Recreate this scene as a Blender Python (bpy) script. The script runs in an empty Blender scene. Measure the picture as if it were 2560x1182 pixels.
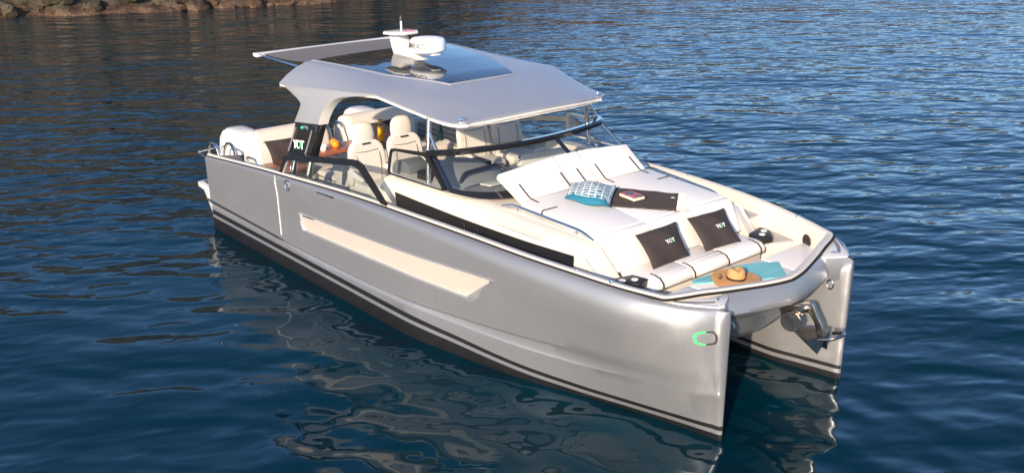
import bpy, bmesh, math, random
import numpy as np
from mathutils import Vector, Matrix, Euler

random.seed(4)
rng = np.random.default_rng(7)
S = bpy.context.scene
COL = S.collection
R = math.radians

# ------------------------------------------------------------------ camera
cd = bpy.data.cameras.new("camera")
cam = bpy.data.objects.new("camera", cd)
COL.objects.link(cam)
cd.sensor_width = 36.0
cd.lens = 2591.56 / 2560 * 36.0
cd.clip_end = 3000
cd.clip_start = 0.1
yaw, pit, rol = R(139.81), R(-19.54), R(-0.257)
fw = Vector((math.cos(yaw) * math.cos(pit), math.sin(yaw) * math.cos(pit), math.sin(pit)))
rt = Vector((math.sin(yaw), -math.cos(yaw), 0))
up = rt.cross(fw)
r2 = math.cos(rol) * rt + math.sin(rol) * up
u2 = -math.sin(rol) * rt + math.cos(rol) * up
M = Matrix(((r2.x, u2.x, -fw.x, 6.52), (r2.y, u2.y, -fw.y, -9.855), (r2.z, u2.z, -fw.z, 6.278), (0, 0, 0, 1)))
cam.matrix_world = M
S.camera = cam

# ------------------------------------------------------------------ sky, sun, exposure
SUN_AZ = Vector((0.50, -0.866, 0)).normalized()
SUN_EL = R(21.5)
w = bpy.data.worlds.new("World")
S.world = w
w.use_nodes = True
nt = w.node_tree
nt.nodes.clear()
sky = nt.nodes.new("ShaderNodeTexSky")
sky.sky_type = 'NISHITA'
sky.sun_disc = False
sky.sun_elevation = SUN_EL
sky.sun_rotation = math.atan2(SUN_AZ.x, SUN_AZ.y)
sky.air_density = 0.8
sky.dust_density = 1.2
sky.ozone_density = 4.5
bg = nt.nodes.new("ShaderNodeBackground")
bg.inputs[1].default_value = 0.15
wo = nt.nodes.new("ShaderNodeOutputWorld")
nt.links.new(sky.outputs[0], bg.inputs[0])
nt.links.new(bg.outputs[0], wo.inputs[0])

sd = bpy.data.lights.new("sun", 'SUN')
sd.energy = 4.6
sd.angle = R(0.8)
sd.color = (1.0, 0.81, 0.61)
sun = bpy.data.objects.new("sun", sd)
COL.objects.link(sun)
sdir = Vector((SUN_AZ.x * math.cos(SUN_EL), SUN_AZ.y * math.cos(SUN_EL), math.sin(SUN_EL)))
sun.rotation_euler = (-sdir).to_track_quat('-Z', 'Y').to_euler()
sun.location = sdir * 60

S.view_settings.view_transform = 'Standard'
S.view_settings.look = 'None'
S.view_settings.exposure = 0.64
S.view_settings.gamma = 1.0
cy = S.cycles
cy.use_denoising = True
cy.caustics_reflective = True
cy.caustics_refractive = False
cy.blur_glossy = 0.0
cy.use_guiding = True
cy.use_surface_guiding = True
cy.use_volume_guiding = False
cy.guiding_training_samples = 128
cy.max_bounces = 10
cy.transparent_max_bounces = 16
cy.sample_clamp_indirect = 0.0

# ------------------------------------------------------------------ materials
MATS = {}


def mat(name, col=(0.5, 0.5, 0.5), rough=0.5, metal=0.0, coat=0.0, spec=0.5, bump=None, var=0.0, vscale=3.0, **kw):
    m = bpy.data.materials.new(name)
    m.use_nodes = True
    nt = m.node_tree
    b = nt.nodes["Principled BSDF"]
    b.inputs["Base Color"].default_value = (*col, 1)
    b.inputs["Roughness"].default_value = rough
    b.inputs["Metallic"].default_value = metal
    b.inputs["Coat Weight"].default_value = coat
    b.inputs["Coat Roughness"].default_value = 0.06
    b.inputs["Specular IOR Level"].default_value = spec
    tc = nt.nodes.new("ShaderNodeTexCoord")
    if var:
        n = nt.nodes.new("ShaderNodeTexNoise")
        n.inputs["Scale"].default_value = vscale
        n.inputs["Detail"].default_value = 6
        nt.links.new(tc.outputs["Object"], n.inputs["Vector"])
        r = nt.nodes.new("ShaderNodeMapRange")
        r.inputs[1].default_value = 0.3
        r.inputs[2].default_value = 0.7
        r.inputs[3].default_value = 1 - var
        r.inputs[4].default_value = 1 + var
        nt.links.new(n.outputs[0], r.inputs[0])
        mx = nt.nodes.new("ShaderNodeMix")
        mx.data_type = 'RGBA'
        mx.blend_type = 'MULTIPLY'
        mx.inputs[0].default_value = 1
        mx.inputs[6].default_value = (*col, 1)
        nt.links.new(r.outputs[0], mx.inputs[7])
        nt.links.new(mx.outputs[2], b.inputs["Base Color"])
    if bump:
        kind, sc, dist = bump
        bp = nt.nodes.new("ShaderNodeBump")
        bp.inputs["Distance"].default_value = dist
        bp.inputs["Strength"].default_value = 1
        if kind == 'noise':
            n = nt.nodes.new("ShaderNodeTexNoise")
            n.inputs["Scale"].default_value = sc
            n.inputs["Detail"].default_value = 4
            nt.links.new(tc.outputs["Object"], n.inputs["Vector"])
            nt.links.new(n.outputs[0], bp.inputs["Height"])
        elif kind == 'weave':
            hs = []
            for ax in ('X', 'Y'):
                n = nt.nodes.new("ShaderNodeTexWave")
                n.bands_direction = ax
                n.inputs["Scale"].default_value = sc
                n.inputs["Distortion"].default_value = 1.0
                nt.links.new(tc.outputs["Object"], n.inputs["Vector"])
                hs.append(n)
            a = nt.nodes.new("ShaderNodeMath")
            a.operation = 'ADD'
            nt.links.new(hs[0].outputs["Fac"], a.inputs[0])
            nt.links.new(hs[1].outputs["Fac"], a.inputs[1])
            nt.links.new(a.outputs[0], bp.inputs["Height"])
        elif kind == 'ribs':
            n = nt.nodes.new("ShaderNodeTexWave")
            n.bands_direction = 'X'
            n.inputs["Scale"].default_value = sc
            nt.links.new(tc.outputs["Object"], n.inputs["Vector"])
            pw = nt.nodes.new("ShaderNodeMath")
            pw.operation = 'POWER'
            pw.inputs[1].default_value = 0.3
            nt.links.new(n.outputs["Fac"], pw.inputs[0])
            nt.links.new(pw.outputs[0], bp.inputs["Height"])
        elif kind == 'quilt':
            # diamond stitching on upright faces: u = y, v = z
            sp = nt.nodes.new("ShaderNodeSeparateXYZ")
            nt.links.new(tc.outputs["Object"], sp.inputs[0])
            outs = []
            for sgn in (1, -1):
                a = nt.nodes.new("ShaderNodeMath")
                a.operation = 'MULTIPLY_ADD'
                nt.links.new(sp.outputs[2], a.inputs[0])
                a.inputs[1].default_value = 0.6 * sgn
                nt.links.new(sp.outputs[1], a.inputs[2])
                c = nt.nodes.new("ShaderNodeMath")
                c.operation = 'MULTIPLY'
                nt.links.new(a.outputs[0], c.inputs[0])
                c.inputs[1].default_value = sc
                s = nt.nodes.new("ShaderNodeMath")
                s.operation = 'SINE'
                nt.links.new(c.outputs[0], s.inputs[0])
                ab = nt.nodes.new("ShaderNodeMath")
                ab.operation = 'ABSOLUTE'
                nt.links.new(s.outputs[0], ab.inputs[0])
                po = nt.nodes.new("ShaderNodeMath")
                po.operation = 'POWER'
                nt.links.new(ab.outputs[0], po.inputs[0])
                po.inputs[1].default_value = 0.45
                outs.append(po)
            a = nt.nodes.new("ShaderNodeMath")
            a.operation = 'MULTIPLY'
            nt.links.new(outs[0].outputs[0], a.inputs[0])
            nt.links.new(outs[1].outputs[0], a.inputs[1])
            nt.links.new(a.outputs[0], bp.inputs["Height"])
        nt.links.new(bp.outputs[0], b.inputs["Normal"])
    for k, v in kw.items():
        b.inputs[k.replace("_", " ")].default_value = v
    MATS[name] = m
    return m


mat("silver", (0.335, 0.337, 0.346), 0.37, 0.62, coat=0.35, bump=('noise', 2.2, 0.004), var=0.03, vscale=1.4)
mat("silver_top", (0.36, 0.372, 0.40), 0.42, 0.35, coat=0.15, var=0.02, vscale=2)
mat("cream", (0.66, 0.60, 0.515), 0.32, coat=0.3, var=0.02, vscale=1.2)
mat("gelcoat_white", (0.68, 0.655, 0.615), 0.28, coat=0.3)
mat("panel_cream", (0.45, 0.40, 0.35), 0.22, coat=0.5, var=0.03, vscale=0.8)
mat("vinyl", (0.80, 0.755, 0.70), 0.48, bump=('noise', 30, 0.0012), var=0.015, vscale=2)
mat("vinyl_ribs", (0.80, 0.755, 0.70), 0.48, bump=('ribs', 4.2, 0.006))
mat("vinyl_quilt", (0.67, 0.62, 0.55), 0.5, bump=('quilt', 58.0, 0.004))
mat("vinyl_cream", (0.65, 0.605, 0.54), 0.5, bump=('noise', 25, 0.002))
mat("seam", (0.20, 0.17, 0.15), 0.8)
mat("strap", (0.022, 0.017, 0.015), 0.75)
mat("black_gloss", (0.012, 0.012, 0.013), 0.08, coat=0.6)
mat("black_satin", (0.018, 0.017, 0.017), 0.45)
mat("rub_black", (0.022, 0.019, 0.018), 0.75, spec=0.2)
mat("cap_cream", (0.60, 0.555, 0.49), 0.55)
mat("bottom_paint", (0.007, 0.0065, 0.0075), 0.5, var=0.3, vscale=6)
mat("stripe_grey", (0.36, 0.345, 0.33), 0.35, 0.1, coat=0.3)
mat("chrome", (0.72, 0.71, 0.70), 0.10, 1.0)
mat("steel_dull", (0.42, 0.36, 0.30), 0.24, 1.0, bump=('noise', 9, 0.006))
mat("grey_mat", (0.43, 0.40, 0.37), 0.7, var=0.06, vscale=30)
mat("grey_plastic", (0.16, 0.16, 0.165), 0.4)
mat("dash_grey", (0.30, 0.29, 0.28), 0.5)
mat("canvas_grey", (0.185, 0.17, 0.165), 0.85, bump=('weave', 60, 0.001), var=0.04)
mat("pillow_dark", (0.036, 0.026, 0.025), 0.85, bump=('noise', 14, 0.012))
mat("ink_white", (0.85, 0.85, 0.85), 0.5)
mat("ink_green", (0.05, 0.58, 0.17), 0.5)
mat("ink_black", (0.02, 0.017, 0.016), 0.5)
mat("ink_grey", (0.10, 0.095, 0.09), 0.5)
mat("towel_turquoise", (0.17, 0.47, 0.50), 0.95, bump=('noise', 110, 0.003), var=0.08, vscale=25)
mat("towel_dark", (0.085, 0.066, 0.055), 0.95, bump=('weave', 70, 0.003), var=0.18, vscale=18)
mat("fringe", (0.72, 0.62, 0.52), 0.9)
mat("straw", (0.62, 0.325, 0.125), 0.75, bump=('weave', 110, 0.0008), var=0.10, vscale=14)
mat("wood", (0.30, 0.095, 0.04), 0.4, coat=0.3, var=0.25, vscale=12)
mat("orange", (0.90, 0.27, 0.01), 0.45, bump=('noise', 60, 0.002))
mat("juice", (0.95, 0.42, 0.01), 0.25)
mat("green_glass", (0.005, 0.035, 0.032), 0.08, coat=0.5)
mat("wicker", (0.20, 0.09, 0.035), 0.8, bump=('weave', 40, 0.01))
mat("bread", (0.42, 0.15, 0.03), 0.7, bump=('noise', 20, 0.01))
mat("porcelain", (0.8, 0.78, 0.75), 0.2)
mat("cork", (0.55, 0.30, 0.14), 0.8)
mat("red_wire", (0.5, 0.03, 0.04), 0.5)
mat("page", (0.78, 0.66, 0.52), 0.8)
mat("nav_green", (0.05, 0.45, 0.36), 0.2)


def glass_mat(name, tint=(0.93, 0.95, 0.95), rough=0.01, ior=1.45, boost=1.0):
    m = bpy.data.materials.new(name)
    m.use_nodes = True
    nt = m.node_tree
    nt.nodes.clear()
    t = nt.nodes.new("ShaderNodeBsdfTransparent")
    t.inputs[0].default_value = (*tint, 1)
    g = nt.nodes.new("ShaderNodeBsdfGlossy")
    g.inputs["Roughness"].default_value = rough
    fr = nt.nodes.new("ShaderNodeFresnel")
    ge = nt.nodes.new("ShaderNodeNewGeometry")
    io = nt.nodes.new("ShaderNodeMapRange")
    io.inputs[3].default_value = ior
    io.inputs[4].default_value = 1 / ior
    nt.links.new(ge.outputs["Backfacing"], io.inputs[0])
    nt.links.new(io.outputs[0], fr.inputs[0])
    mx = nt.nodes.new("ShaderNodeMixShader")
    o = nt.nodes.new("ShaderNodeOutputMaterial")
    nt.links.new(fr.outputs[0], mx.inputs[0])
    nt.links.new(t.outputs[0], mx.inputs[1])
    nt.links.new(g.outputs[0], mx.inputs[2])
    nt.links.new(mx.outputs[0], o.inputs[0])
    MATS[name] = m


glass_mat("clear_glass", (0.80, 0.85, 0.865), ior=1.9)
glass_mat("bottle_glass", (0.92, 0.93, 0.92), ior=1.35)


def make_patterns():
    # teal cushion print: white grid posts with wavy white strands over teal
    m = mat("cushion_teal", (0.04, 0.27, 0.36), 0.9)
    nt = m.node_tree
    b = nt.nodes["Principled BSDF"]
    uv = nt.nodes.new("ShaderNodeUVMap")
    sp = nt.nodes.new("ShaderNodeSeparateXYZ")
    nt.links.new(uv.outputs[0], sp.inputs[0])
    w1 = nt.nodes.new("ShaderNodeTexWave")
    w1.bands_direction = 'X'
    w1.wave_profile = 'SIN'
    w1.inputs["Scale"].default_value = 2.15
    nt.links.new(uv.outputs[0], w1.inputs["Vector"])
    w2 = nt.nodes.new("ShaderNodeTexWave")
    w2.bands_direction = 'Y'
    w2.inputs["Scale"].default_value = 3.6
    w2.inputs["Distortion"].default_value = 5.0
    w2.inputs["Detail"].default_value = 1.0
    w2.inputs["Detail Scale"].default_value = 1.6
    nt.links.new(uv.outputs[0], w2.inputs["Vector"])

    def gt(src, v):
        a = nt.nodes.new("ShaderNodeMath")
        a.operation = 'GREATER_THAN'
        nt.links.new(src, a.inputs[0])
        a.inputs[1].default_value = v
        return a.outputs[0]
    a = gt(w1.outputs["Fac"], 0.93)
    c = gt(w2.outputs["Fac"], 0.62)
    mx = nt.nodes.new("ShaderNodeMath")
    mx.operation = 'MAXIMUM'
    nt.links.new(a, mx.inputs[0])
    nt.links.new(c, mx.inputs[1])
    e = gt(sp.outputs[1], 0.13)
    mu = nt.nodes.new("ShaderNodeMath")
    mu.operation = 'MULTIPLY'
    nt.links.new(mx.outputs[0], mu.inputs[0])
    nt.links.new(e, mu.inputs[1])
    mix = nt.nodes.new("ShaderNodeMix")
    mix.data_type = 'RGBA'
    nt.links.new(mu.outputs[0], mix.inputs[0])
    mix.inputs[6].default_value = (0.015, 0.16, 0.24, 1)
    mix.inputs[7].default_value = (0.72, 0.72, 0.69, 1)
    nt.links.new(mix.outputs[2], b.inputs["Base Color"])
    # book cover: blotches of red, orange, teal and black
    m = mat("book_cover", (0.02, 0.02, 0.02), 0.3)
    nt = m.node_tree
    b = nt.nodes["Principled BSDF"]
    tc = nt.nodes.new("ShaderNodeTexCoord")
    n = nt.nodes.new("ShaderNodeTexNoise")
    n.inputs["Scale"].default_value = 14
    n.inputs["Detail"].default_value = 3
    nt.links.new(tc.outputs["Object"], n.inputs["Vector"])
    cr = nt.nodes.new("ShaderNodeValToRGB")
    el = cr.color_ramp.elements
    el[0].position, el[0].color = 0.38, (0.06, 0.16, 0.13, 1)
    el[1].position, el[1].color = 0.47, (0.015, 0.015, 0.02, 1)
    for p, c in ((0.54, (0.55, 0.03, 0.02, 1)), (0.6, (0.8, 0.2, 0.02, 1)), (0.68, (0.03, 0.03, 0.04, 1))):
        q = el.new(p)
        q.color = c
    nt.links.new(n.outputs[0], cr.inputs[0])
    nt.links.new(cr.outputs[0], b.inputs["Base Color"])
    # solar glass panel on the roof: black glass with thin cell lines
    m = mat("solar_glass", (0.012, 0.013, 0.017), 0.035, bump=("noise", 3.0, 0.0016))
    nt = m.node_tree
    b = nt.nodes["Principled BSDF"]
    b.inputs["IOR"].default_value = 1.85
    tc = nt.nodes.new("ShaderNodeTexCoord")
    br = nt.nodes.new("ShaderNodeTexBrick")
    br.offset = 0
    br.inputs["Scale"].default_value = 1.0
    br.inputs["Mortar Size"].default_value = 0.006
    br.inputs["Brick Width"].default_value = 0.62
    br.inputs["Row Height"].default_value = 0.16
    br.inputs["Color1"].default_value = (0.012, 0.013, 0.017, 1)
    br.inputs["Color2"].default_value = (0.012, 0.013, 0.017, 1)
    br.inputs["Mortar"].default_value = (0.10, 0.105, 0.12, 1)
    nt.links.new(tc.outputs["Object"], br.inputs["Vector"])
    nt.links.new(br.outputs[0], b.inputs["Base Color"])
    # planked teak-grey decking with dark caulking lines
    m = mat("planks", (0.45, 0.42, 0.38), 0.6)
    nt = m.node_tree
    b = nt.nodes["Principled BSDF"]
    tc = nt.nodes.new("ShaderNodeTexCoord")
    wv = nt.nodes.new("ShaderNodeTexWave")
    wv.bands_direction = 'Z'
    wv.inputs["Scale"].default_value = 3.1
    nt.links.new(tc.outputs["Object"], wv.inputs["Vector"])
    cr = nt.nodes.new("ShaderNodeValToRGB")
    cr.color_ramp.elements[0].position, cr.color_ramp.elements[0].color = 0.05, (0.05, 0.04, 0.035, 1)
    cr.color_ramp.elements[1].position, cr.color_ramp.elements[1].color = 0.10, (0.42, 0.37, 0.32, 1)
    nt.links.new(wv.outputs["Fac"], cr.inputs[0])
    nt.links.new(cr.outputs[0], b.inputs["Base Color"])


make_patterns()


# ------------------------------------------------------------------ helpers
def tag(o, label=None, cat=None, group=None, kind=None):
    if label: o["label"] = label
    if cat: o["category"] = cat
    if group: o["group"] = group
    if kind: o["kind"] = kind
    return o


def empty(name, loc=(0, 0, 0), rot=(0, 0, 0)):
    o = bpy.data.objects.new(name, None)
    o.empty_display_size = 0.2
    COL.objects.link(o)
    o.location = loc
    o.rotation_euler = rot
    return o


class MB:
    """collects vertices / faces of one mesh"""

    def __init__(s):
        s.v, s.f, s.m, s.uv = [], [], [], None

    def add(s, vs, fs, mi=0):
        k = len(s.v)
        s.v += [tuple(float(c) for c in p) for p in vs]
        for f in fs:
            s.f.append(tuple(k + i for i in f))
            s.m.append(mi)
        return s

    def grid(s, P, mi=0, cu=False, cv=False, mrow=None):
        P = np.asarray(P, float)
        nu, nv = P.shape[:2]
        fs, ms = [], []
        for i in range(nu if cu else nu - 1):
            for j in range(nv if cv else nv - 1):
                a, b = i, (i + 1) % nu
                c, d = j, (j + 1) % nv
                fs.append((a * nv + c, b * nv + c, b * nv + d, a * nv + d))
                ms.append(mrow[j] if mrow else mi)
        k = len(s.v)
        s.v += [tuple(p) for p in P.reshape(-1, 3).tolist()]
        for f, q in zip(fs, ms):
            s.f.append(tuple(k + i for i in f))
            s.m.append(q)
        return s

    def box(s, c, d, mi=0, rot=None, bev=0.0, seg=2):
        bm = bmesh.new()
        bmesh.ops.create_cube(bm, size=1)
        bmesh.ops.scale(bm, vec=d, verts=bm.verts)
        if bev:
            bmesh.ops.bevel(bm, geom=bm.edges[:], offset=bev, segments=seg, profile=0.5, affect='EDGES')
        if rot: bmesh.ops.rotate(bm, cent=(0, 0, 0), matrix=Euler(rot).to_matrix(), verts=bm.verts)
        bmesh.ops.translate(bm, vec=c, verts=bm.verts)
        return s.bm(bm, mi)

    def bm(s, bm, mi=0):
        bm.verts.index_update()
        s.add([v.co[:] for v in bm.verts], [[v.index for v in f.verts] for f in bm.faces], mi)
        bm.free()
        return s

    def prism(s, poly, vec, mi=0, bev=0.0, seg=2):
        """closed polygon (3D points) extruded by vec"""
        bm = bmesh.new()
        vs = [bm.verts.new(p) for p in poly]
        f = bm.faces.new(vs)
        r = bmesh.ops.extrude_face_region(bm, geom=[f])
        bmesh.ops.translate(bm, vec=vec, verts=[g for g in r['geom'] if isinstance(g, bmesh.types.BMVert)])
        bmesh.ops.recalc_face_normals(bm, faces=bm.faces)
        if bev:
            bmesh.ops.bevel(bm, geom=bm.edges[:], offset=bev, segments=seg, profile=0.5, affect='EDGES')
        return s.bm(bm, mi)

    def tube(s, pts, r, mi=0, n=10, closed=False, caps=True):
        pts = [Vector(p) for p in pts]
        N = len(pts)
        rad = r if hasattr(r, '__len__') else [r] * N
        rings = []
        prev = None
        for i, p in enumerate(pts):
            if closed:
                t = (pts[(i + 1) % N] - pts[i - 1]).normalized()
            else:
                t = (pts[min(i + 1, N - 1)] - pts[max(i - 1, 0)]).normalized()
            if prev is None:
                a = Vector((0, 0, 1)) if abs(t.z) < 0.9 else Vector((1, 0, 0))
                nrm = t.cross(a).normalized()
            else:
                nrm = (prev - t * prev.dot(t)).normalized()
            prev = nrm
            bn = t.cross(nrm)
            rings.append([p + rad[i] * (math.cos(2 * math.pi * k / n) * nrm + math.sin(2 * math.pi * k / n) * bn) for k in range(n)])
        k0 = len(s.v)
        s.grid(np.array([[list(q) for q in rr] for rr in rings]), mi, cu=closed, cv=True)
        if caps and not closed:
            s.f.append(tuple(k0 + k for k in range(n))[::-1]); s.m.append(mi)
            s.f.append(tuple(k0 + (N - 1) * n + k for k in range(n))); s.m.append(mi)
        return s

    def strip(s, pts, prof, mi=0, closed=False, frames=None, caps=True):
        """sweep 2D profile [(side, up)] along pts, side = horizontal normal"""
        pts = [Vector(p) for p in pts]
        N = len(pts)
        rows = []
        for i, p in enumerate(pts):
            a = pts[(i + 1) % N] if closed else pts[min(i + 1, N - 1)]
            b = pts[i - 1] if closed or i else pts[0]
            t = (a - b).normalized()
            sd_ = Vector((t.y, -t.x, 0)).normalized()
            u = sd_.cross(t)
            rows.append([list(p + sd_ * q[0] + u * q[1]) for q in prof])
        k0 = len(s.v)
        n = len(prof)
        s.grid(np.array(rows), mi, cu=closed, cv=True)
        if caps and not closed:
            s.f.append(tuple(k0 + k for k in range(n))[::-1]); s.m.append(mi)
            s.f.append(tuple(k0 + (N - 1) * n + k for k in range(n))); s.m.append(mi)
        return s

    def lathe(s, prof, c=(0, 0, 0), n=28, mi=0, rot=None):
        """prof [(r, z)]"""
        P = np.array([[[r * math.cos(2 * math.pi * k / n), r * math.sin(2 * math.pi * k / n), z] for k in range(n)] for r, z in prof])
        if rot is not None:
            P = P @ np.array(Euler(rot).to_matrix()).T
        s.grid(P + np.array(c), mi, cv=True)
        return s

    def build(s, name, mats, parent=None, smooth=38):
        me = bpy.data.meshes.new(name)
        me.from_pydata(s.v, [], s.f)
        bm = bmesh.new()
        bm.from_mesh(me)
        bmesh.ops.recalc_face_normals(bm, faces=bm.faces)
        bm.to_mesh(me)
        bm.free()
        if isinstance(mats, str): mats = [mats]
        for q in mats: me.materials.append(MATS[q])
        me.polygons.foreach_set("material_index", s.m)
        if smooth:
            me.shade_smooth()
            me.set_sharp_from_angle(angle=R(smooth))
        if s.uv is not None:
            ul = me.uv_layers.new(name="UVMap")
            for l in me.loops:
                ul.data[l.index].uv = s.uv[l.vertex_index]
        o = bpy.data.objects.new(name, me)
        COL.objects.link(o)
        if parent: o.parent = parent
        return o


def pchip(xs, ys, x):
    xs, ys, x = np.asarray(xs, float), np.asarray(ys, float), np.asarray(x, float)
    h = np.diff(xs); d = np.diff(ys) / h
    m = np.zeros(len(xs))
    m[0], m[-1] = d[0], d[-1]
    for i in range(1, len(xs) - 1):
        if d[i - 1] * d[i] > 0:
            w1, w2 = 2 * h[i] + h[i - 1], h[i] + 2 * h[i - 1]
            m[i] = (w1 + w2) / (w1 / d[i - 1] + w2 / d[i])
    k = np.clip(np.searchsorted(xs, x) - 1, 0, len(xs) - 2)
    t = np.clip((x - xs[k]) / h[k], 0, 1)
    return ((1 + 2 * t) * (1 - t) ** 2 * ys[k] + t * (1 - t) ** 2 * h[k] * m[k] + t * t * (3 - 2 * t) * ys[k + 1] + t * t * (t - 1) * h[k] * m[k + 1])


def catmull(pts, n=8, closed=False):
    P = [np.array(p, float) for p in pts]
    N = len(P)
    out = []
    for i in range(N if closed else N - 1):
        g = lambda k: P[k % N] if closed else P[min(max(k, 0), N - 1)]
        a, b, c, d = g(i - 1), g(i), g(i + 1), g(i + 2)
        for t in np.arange(n) / n:
            out.append(0.5 * (2 * b + (c - a) * t + (2 * a - 5 * b + 4 * c - d) * t * t + (3 * b - a - 3 * c + d) * t ** 3))
    if not closed: out.append(P[-1])
    return out


def fillet(pts, r=0.1, n=6, closed=False):
    """round the corners of a 3D polyline"""
    P = [Vector(p) for p in pts]
    N = len(P)
    out = []
    for i in range(N):
        if not closed and i in (0, N - 1):
            out.append(P[i]); continue
        a, b, c = P[i - 1], P[i], P[(i + 1) % N]
        rr = min(r, (a - b).length * 0.45, (c - b).length * 0.45)
        p, q = b + (a - b).normalized() * rr, b + (c - b).normalized() * rr
        for k in range(n + 1):
            t = k / n
            out.append((1 - t) ** 2 * p + 2 * t * (1 - t) * b + t * t * q)
    return [tuple(v) for v in out]


def mir(P, s):
    return [(p[0], p[1] * s, p[2]) for p in P]


def text_mesh(name, body, size, material, parent, loc, xdir, ydir, extrude=0.002, curve_r=None, bold=0.0):
    """flat raised lettering; xdir/ydir are the reading and up directions"""
    cu = bpy.data.curves.new(name, 'FONT')
    cu.body = body
    cu.size = size
    cu.extrude = extrude
    cu.offset = bold
    cu.align_x = 'CENTER'
    cu.align_y = 'CENTER'
    t = bpy.data.objects.new("tmp_text", cu)
    COL.objects.link(t)
    dg = bpy.context.evaluated_depsgraph_get()
    dg.update()
    me = bpy.data.meshes.new_from_object(t.evaluated_get(dg))
    bpy.data.objects.remove(t)
    bpy.data.curves.remove(cu)
    X = Vector(xdir).normalized(); Y = Vector(ydir).normalized(); Z = X.cross(Y).normalized(); Y = Z.cross(X)
    for v in me.vertices:
        c = v.co.copy()
        v.co = Vector(loc) + X * c.x + Y * c.y + Z * c.z
    me.materials.clear()
    me.materials.append(MATS[material])
    me.name = name
    o = bpy.data.objects.new(name, me)
    COL.objects.link(o)
    if parent: o.parent = parent
    return o

# ------------------------------------------------------------------ water, shore
def make_water():
    mb = MB()
    mb.grid([[[x, y, 0] for y in (-260, 420)] for x in (-420, 260)])
    m = bpy.data.materials.new("sea_water")
    m.use_nodes = True
    nt = m.node_tree
    b = nt.nodes["Principled BSDF"]
    b.inputs["Base Color"].default_value = (0.0, 0.0155, 0.026, 1)
    b.inputs["Roughness"].default_value = 0.03
    b.inputs["IOR"].default_value = 1.37
    b.inputs["Specular Tint"].default_value = (0.5, 0.88, 1.0, 1)
    geo = nt.nodes.new("ShaderNodeNewGeometry")

    def layer(rotz, sx, sy, scale, det, amp, rough=0.5, dist=0.0):
        mp = nt.nodes.new("ShaderNodeMapping")
        mp0 = nt.nodes.new("ShaderNodeMapping")
        mp0.inputs["Rotation"].default_value = (0, 0, R(-rotz))
        nt.links.new(geo.outputs["Position"], mp0.inputs["Vector"])
        mp.inputs["Scale"].default_value = (sx, sy, 1)
        nt.links.new(mp0.outputs[0], mp.inputs["Vector"])
        n = nt.nodes.new("ShaderNodeTexNoise")
        n.noise_dimensions = '2D'
        n.inputs["Scale"].default_value = scale
        n.inputs["Detail"].default_value = det
        n.inputs["Roughness"].default_value = rough
        n.inputs["Distortion"].default_value = dist
        nt.links.new(mp.outputs[0], n.inputs["Vector"])
        a = nt.nodes.new("ShaderNodeMath")
        a.operation = 'MULTIPLY'
        nt.links.new(n.outputs[0], a.inputs[0])
        a.inputs[1].default_value = amp
        return a.outputs[0]
    WATER_LAYERS = [layer(58, 0.6, 1.0, 0.36, 1.0, 0.17),
                    layer(50, 0.42, 1.0, 1.45, 1.0, 0.075, dist=0.25),
                    layer(66, 0.5, 1.0, 3.0, 1.0, 0.034, dist=0.3),
                    layer(35, 0.6, 1.0, 6.5, 1.0, 0.0045),
                    layer(10, 0.8, 1.0, 1.65, 0.6, 0.080)]
    # calmer water in the lee round the boat
    vd = nt.nodes.new("ShaderNodeVectorMath")
    vd.operation = 'DISTANCE'
    sc_ = nt.nodes.new("ShaderNodeVectorMath")
    sc_.operation = 'MULTIPLY'
    nt.links.new(geo.outputs["Position"], sc_.inputs[0])
    sc_.inputs[1].default_value = (0.75, 1.0, 1.0)
    nt.links.new(sc_.outputs[0], vd.inputs[0])
    vd.inputs[1].default_value = (-2.6, -2.6, 0)
    mk = nt.nodes.new("ShaderNodeMapRange")
    mk.interpolation_type = 'SMOOTHSTEP'
    mk.inputs[1].default_value = 4.0
    mk.inputs[2].default_value = 9.0
    nt.links.new(vd.outputs["Value"], mk.inputs[0])
    mk2 = nt.nodes.new("ShaderNodeMapRange")
    mk2.interpolation_type = 'SMOOTHSTEP'
    mk2.inputs[1].default_value = 2.6
    mk2.inputs[2].default_value = 5.0
    vd2 = nt.nodes.new("ShaderNodeVectorMath")
    vd2.operation = 'DISTANCE'
    nt.links.new(sc_.outputs[0], vd2.inputs[0])
    vd2.inputs[1].default_value = (-0.9, -2.2, 0)
    nt.links.new(vd2.outputs["Value"], mk2.inputs[0])

    def masked(src, lo, hi=1.0, mk=mk):
        r = nt.nodes.new("ShaderNodeMapRange")
        r.inputs[3].default_value = lo
        r.inputs[4].default_value = hi
        nt.links.new(mk.outputs[0], r.inputs[0])
        a = nt.nodes.new("ShaderNodeMath")
        a.operation = 'MULTIPLY'
        nt.links.new(src, a.inputs[0])
        nt.links.new(r.outputs[0], a.inputs[1])
        return a.outputs[0]
    WATER_LAYERS = [WATER_LAYERS[0], masked(WATER_LAYERS[1], 0.7), masked(WATER_LAYERS[2], 0.35), masked(WATER_LAYERS[3], 0.15), masked(WATER_LAYERS[4], 1.0, 0.10, mk2)]
    acc = WATER_LAYERS[0]
    for l in WATER_LAYERS[1:]:
        a = nt.nodes.new("ShaderNodeMath")
        a.operation = 'ADD'
        nt.links.new(acc, a.inputs[0])
        nt.links.new(l, a.inputs[1])
        acc = a.outputs[0]
    bp = nt.nodes.new("ShaderNodeBump")
    bp.inputs["Strength"].default_value = 1.0
    bp.inputs["Distance"].default_value = 1.0
    nt.links.new(acc, bp.inputs["Height"])
    nt.links.new(bp.outputs[0], b.inputs["Normal"])
    MATS["sea_water"] = m
    o = mb.build("water", "sea_water", smooth=0)
    tag(o, kind="structure")


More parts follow.
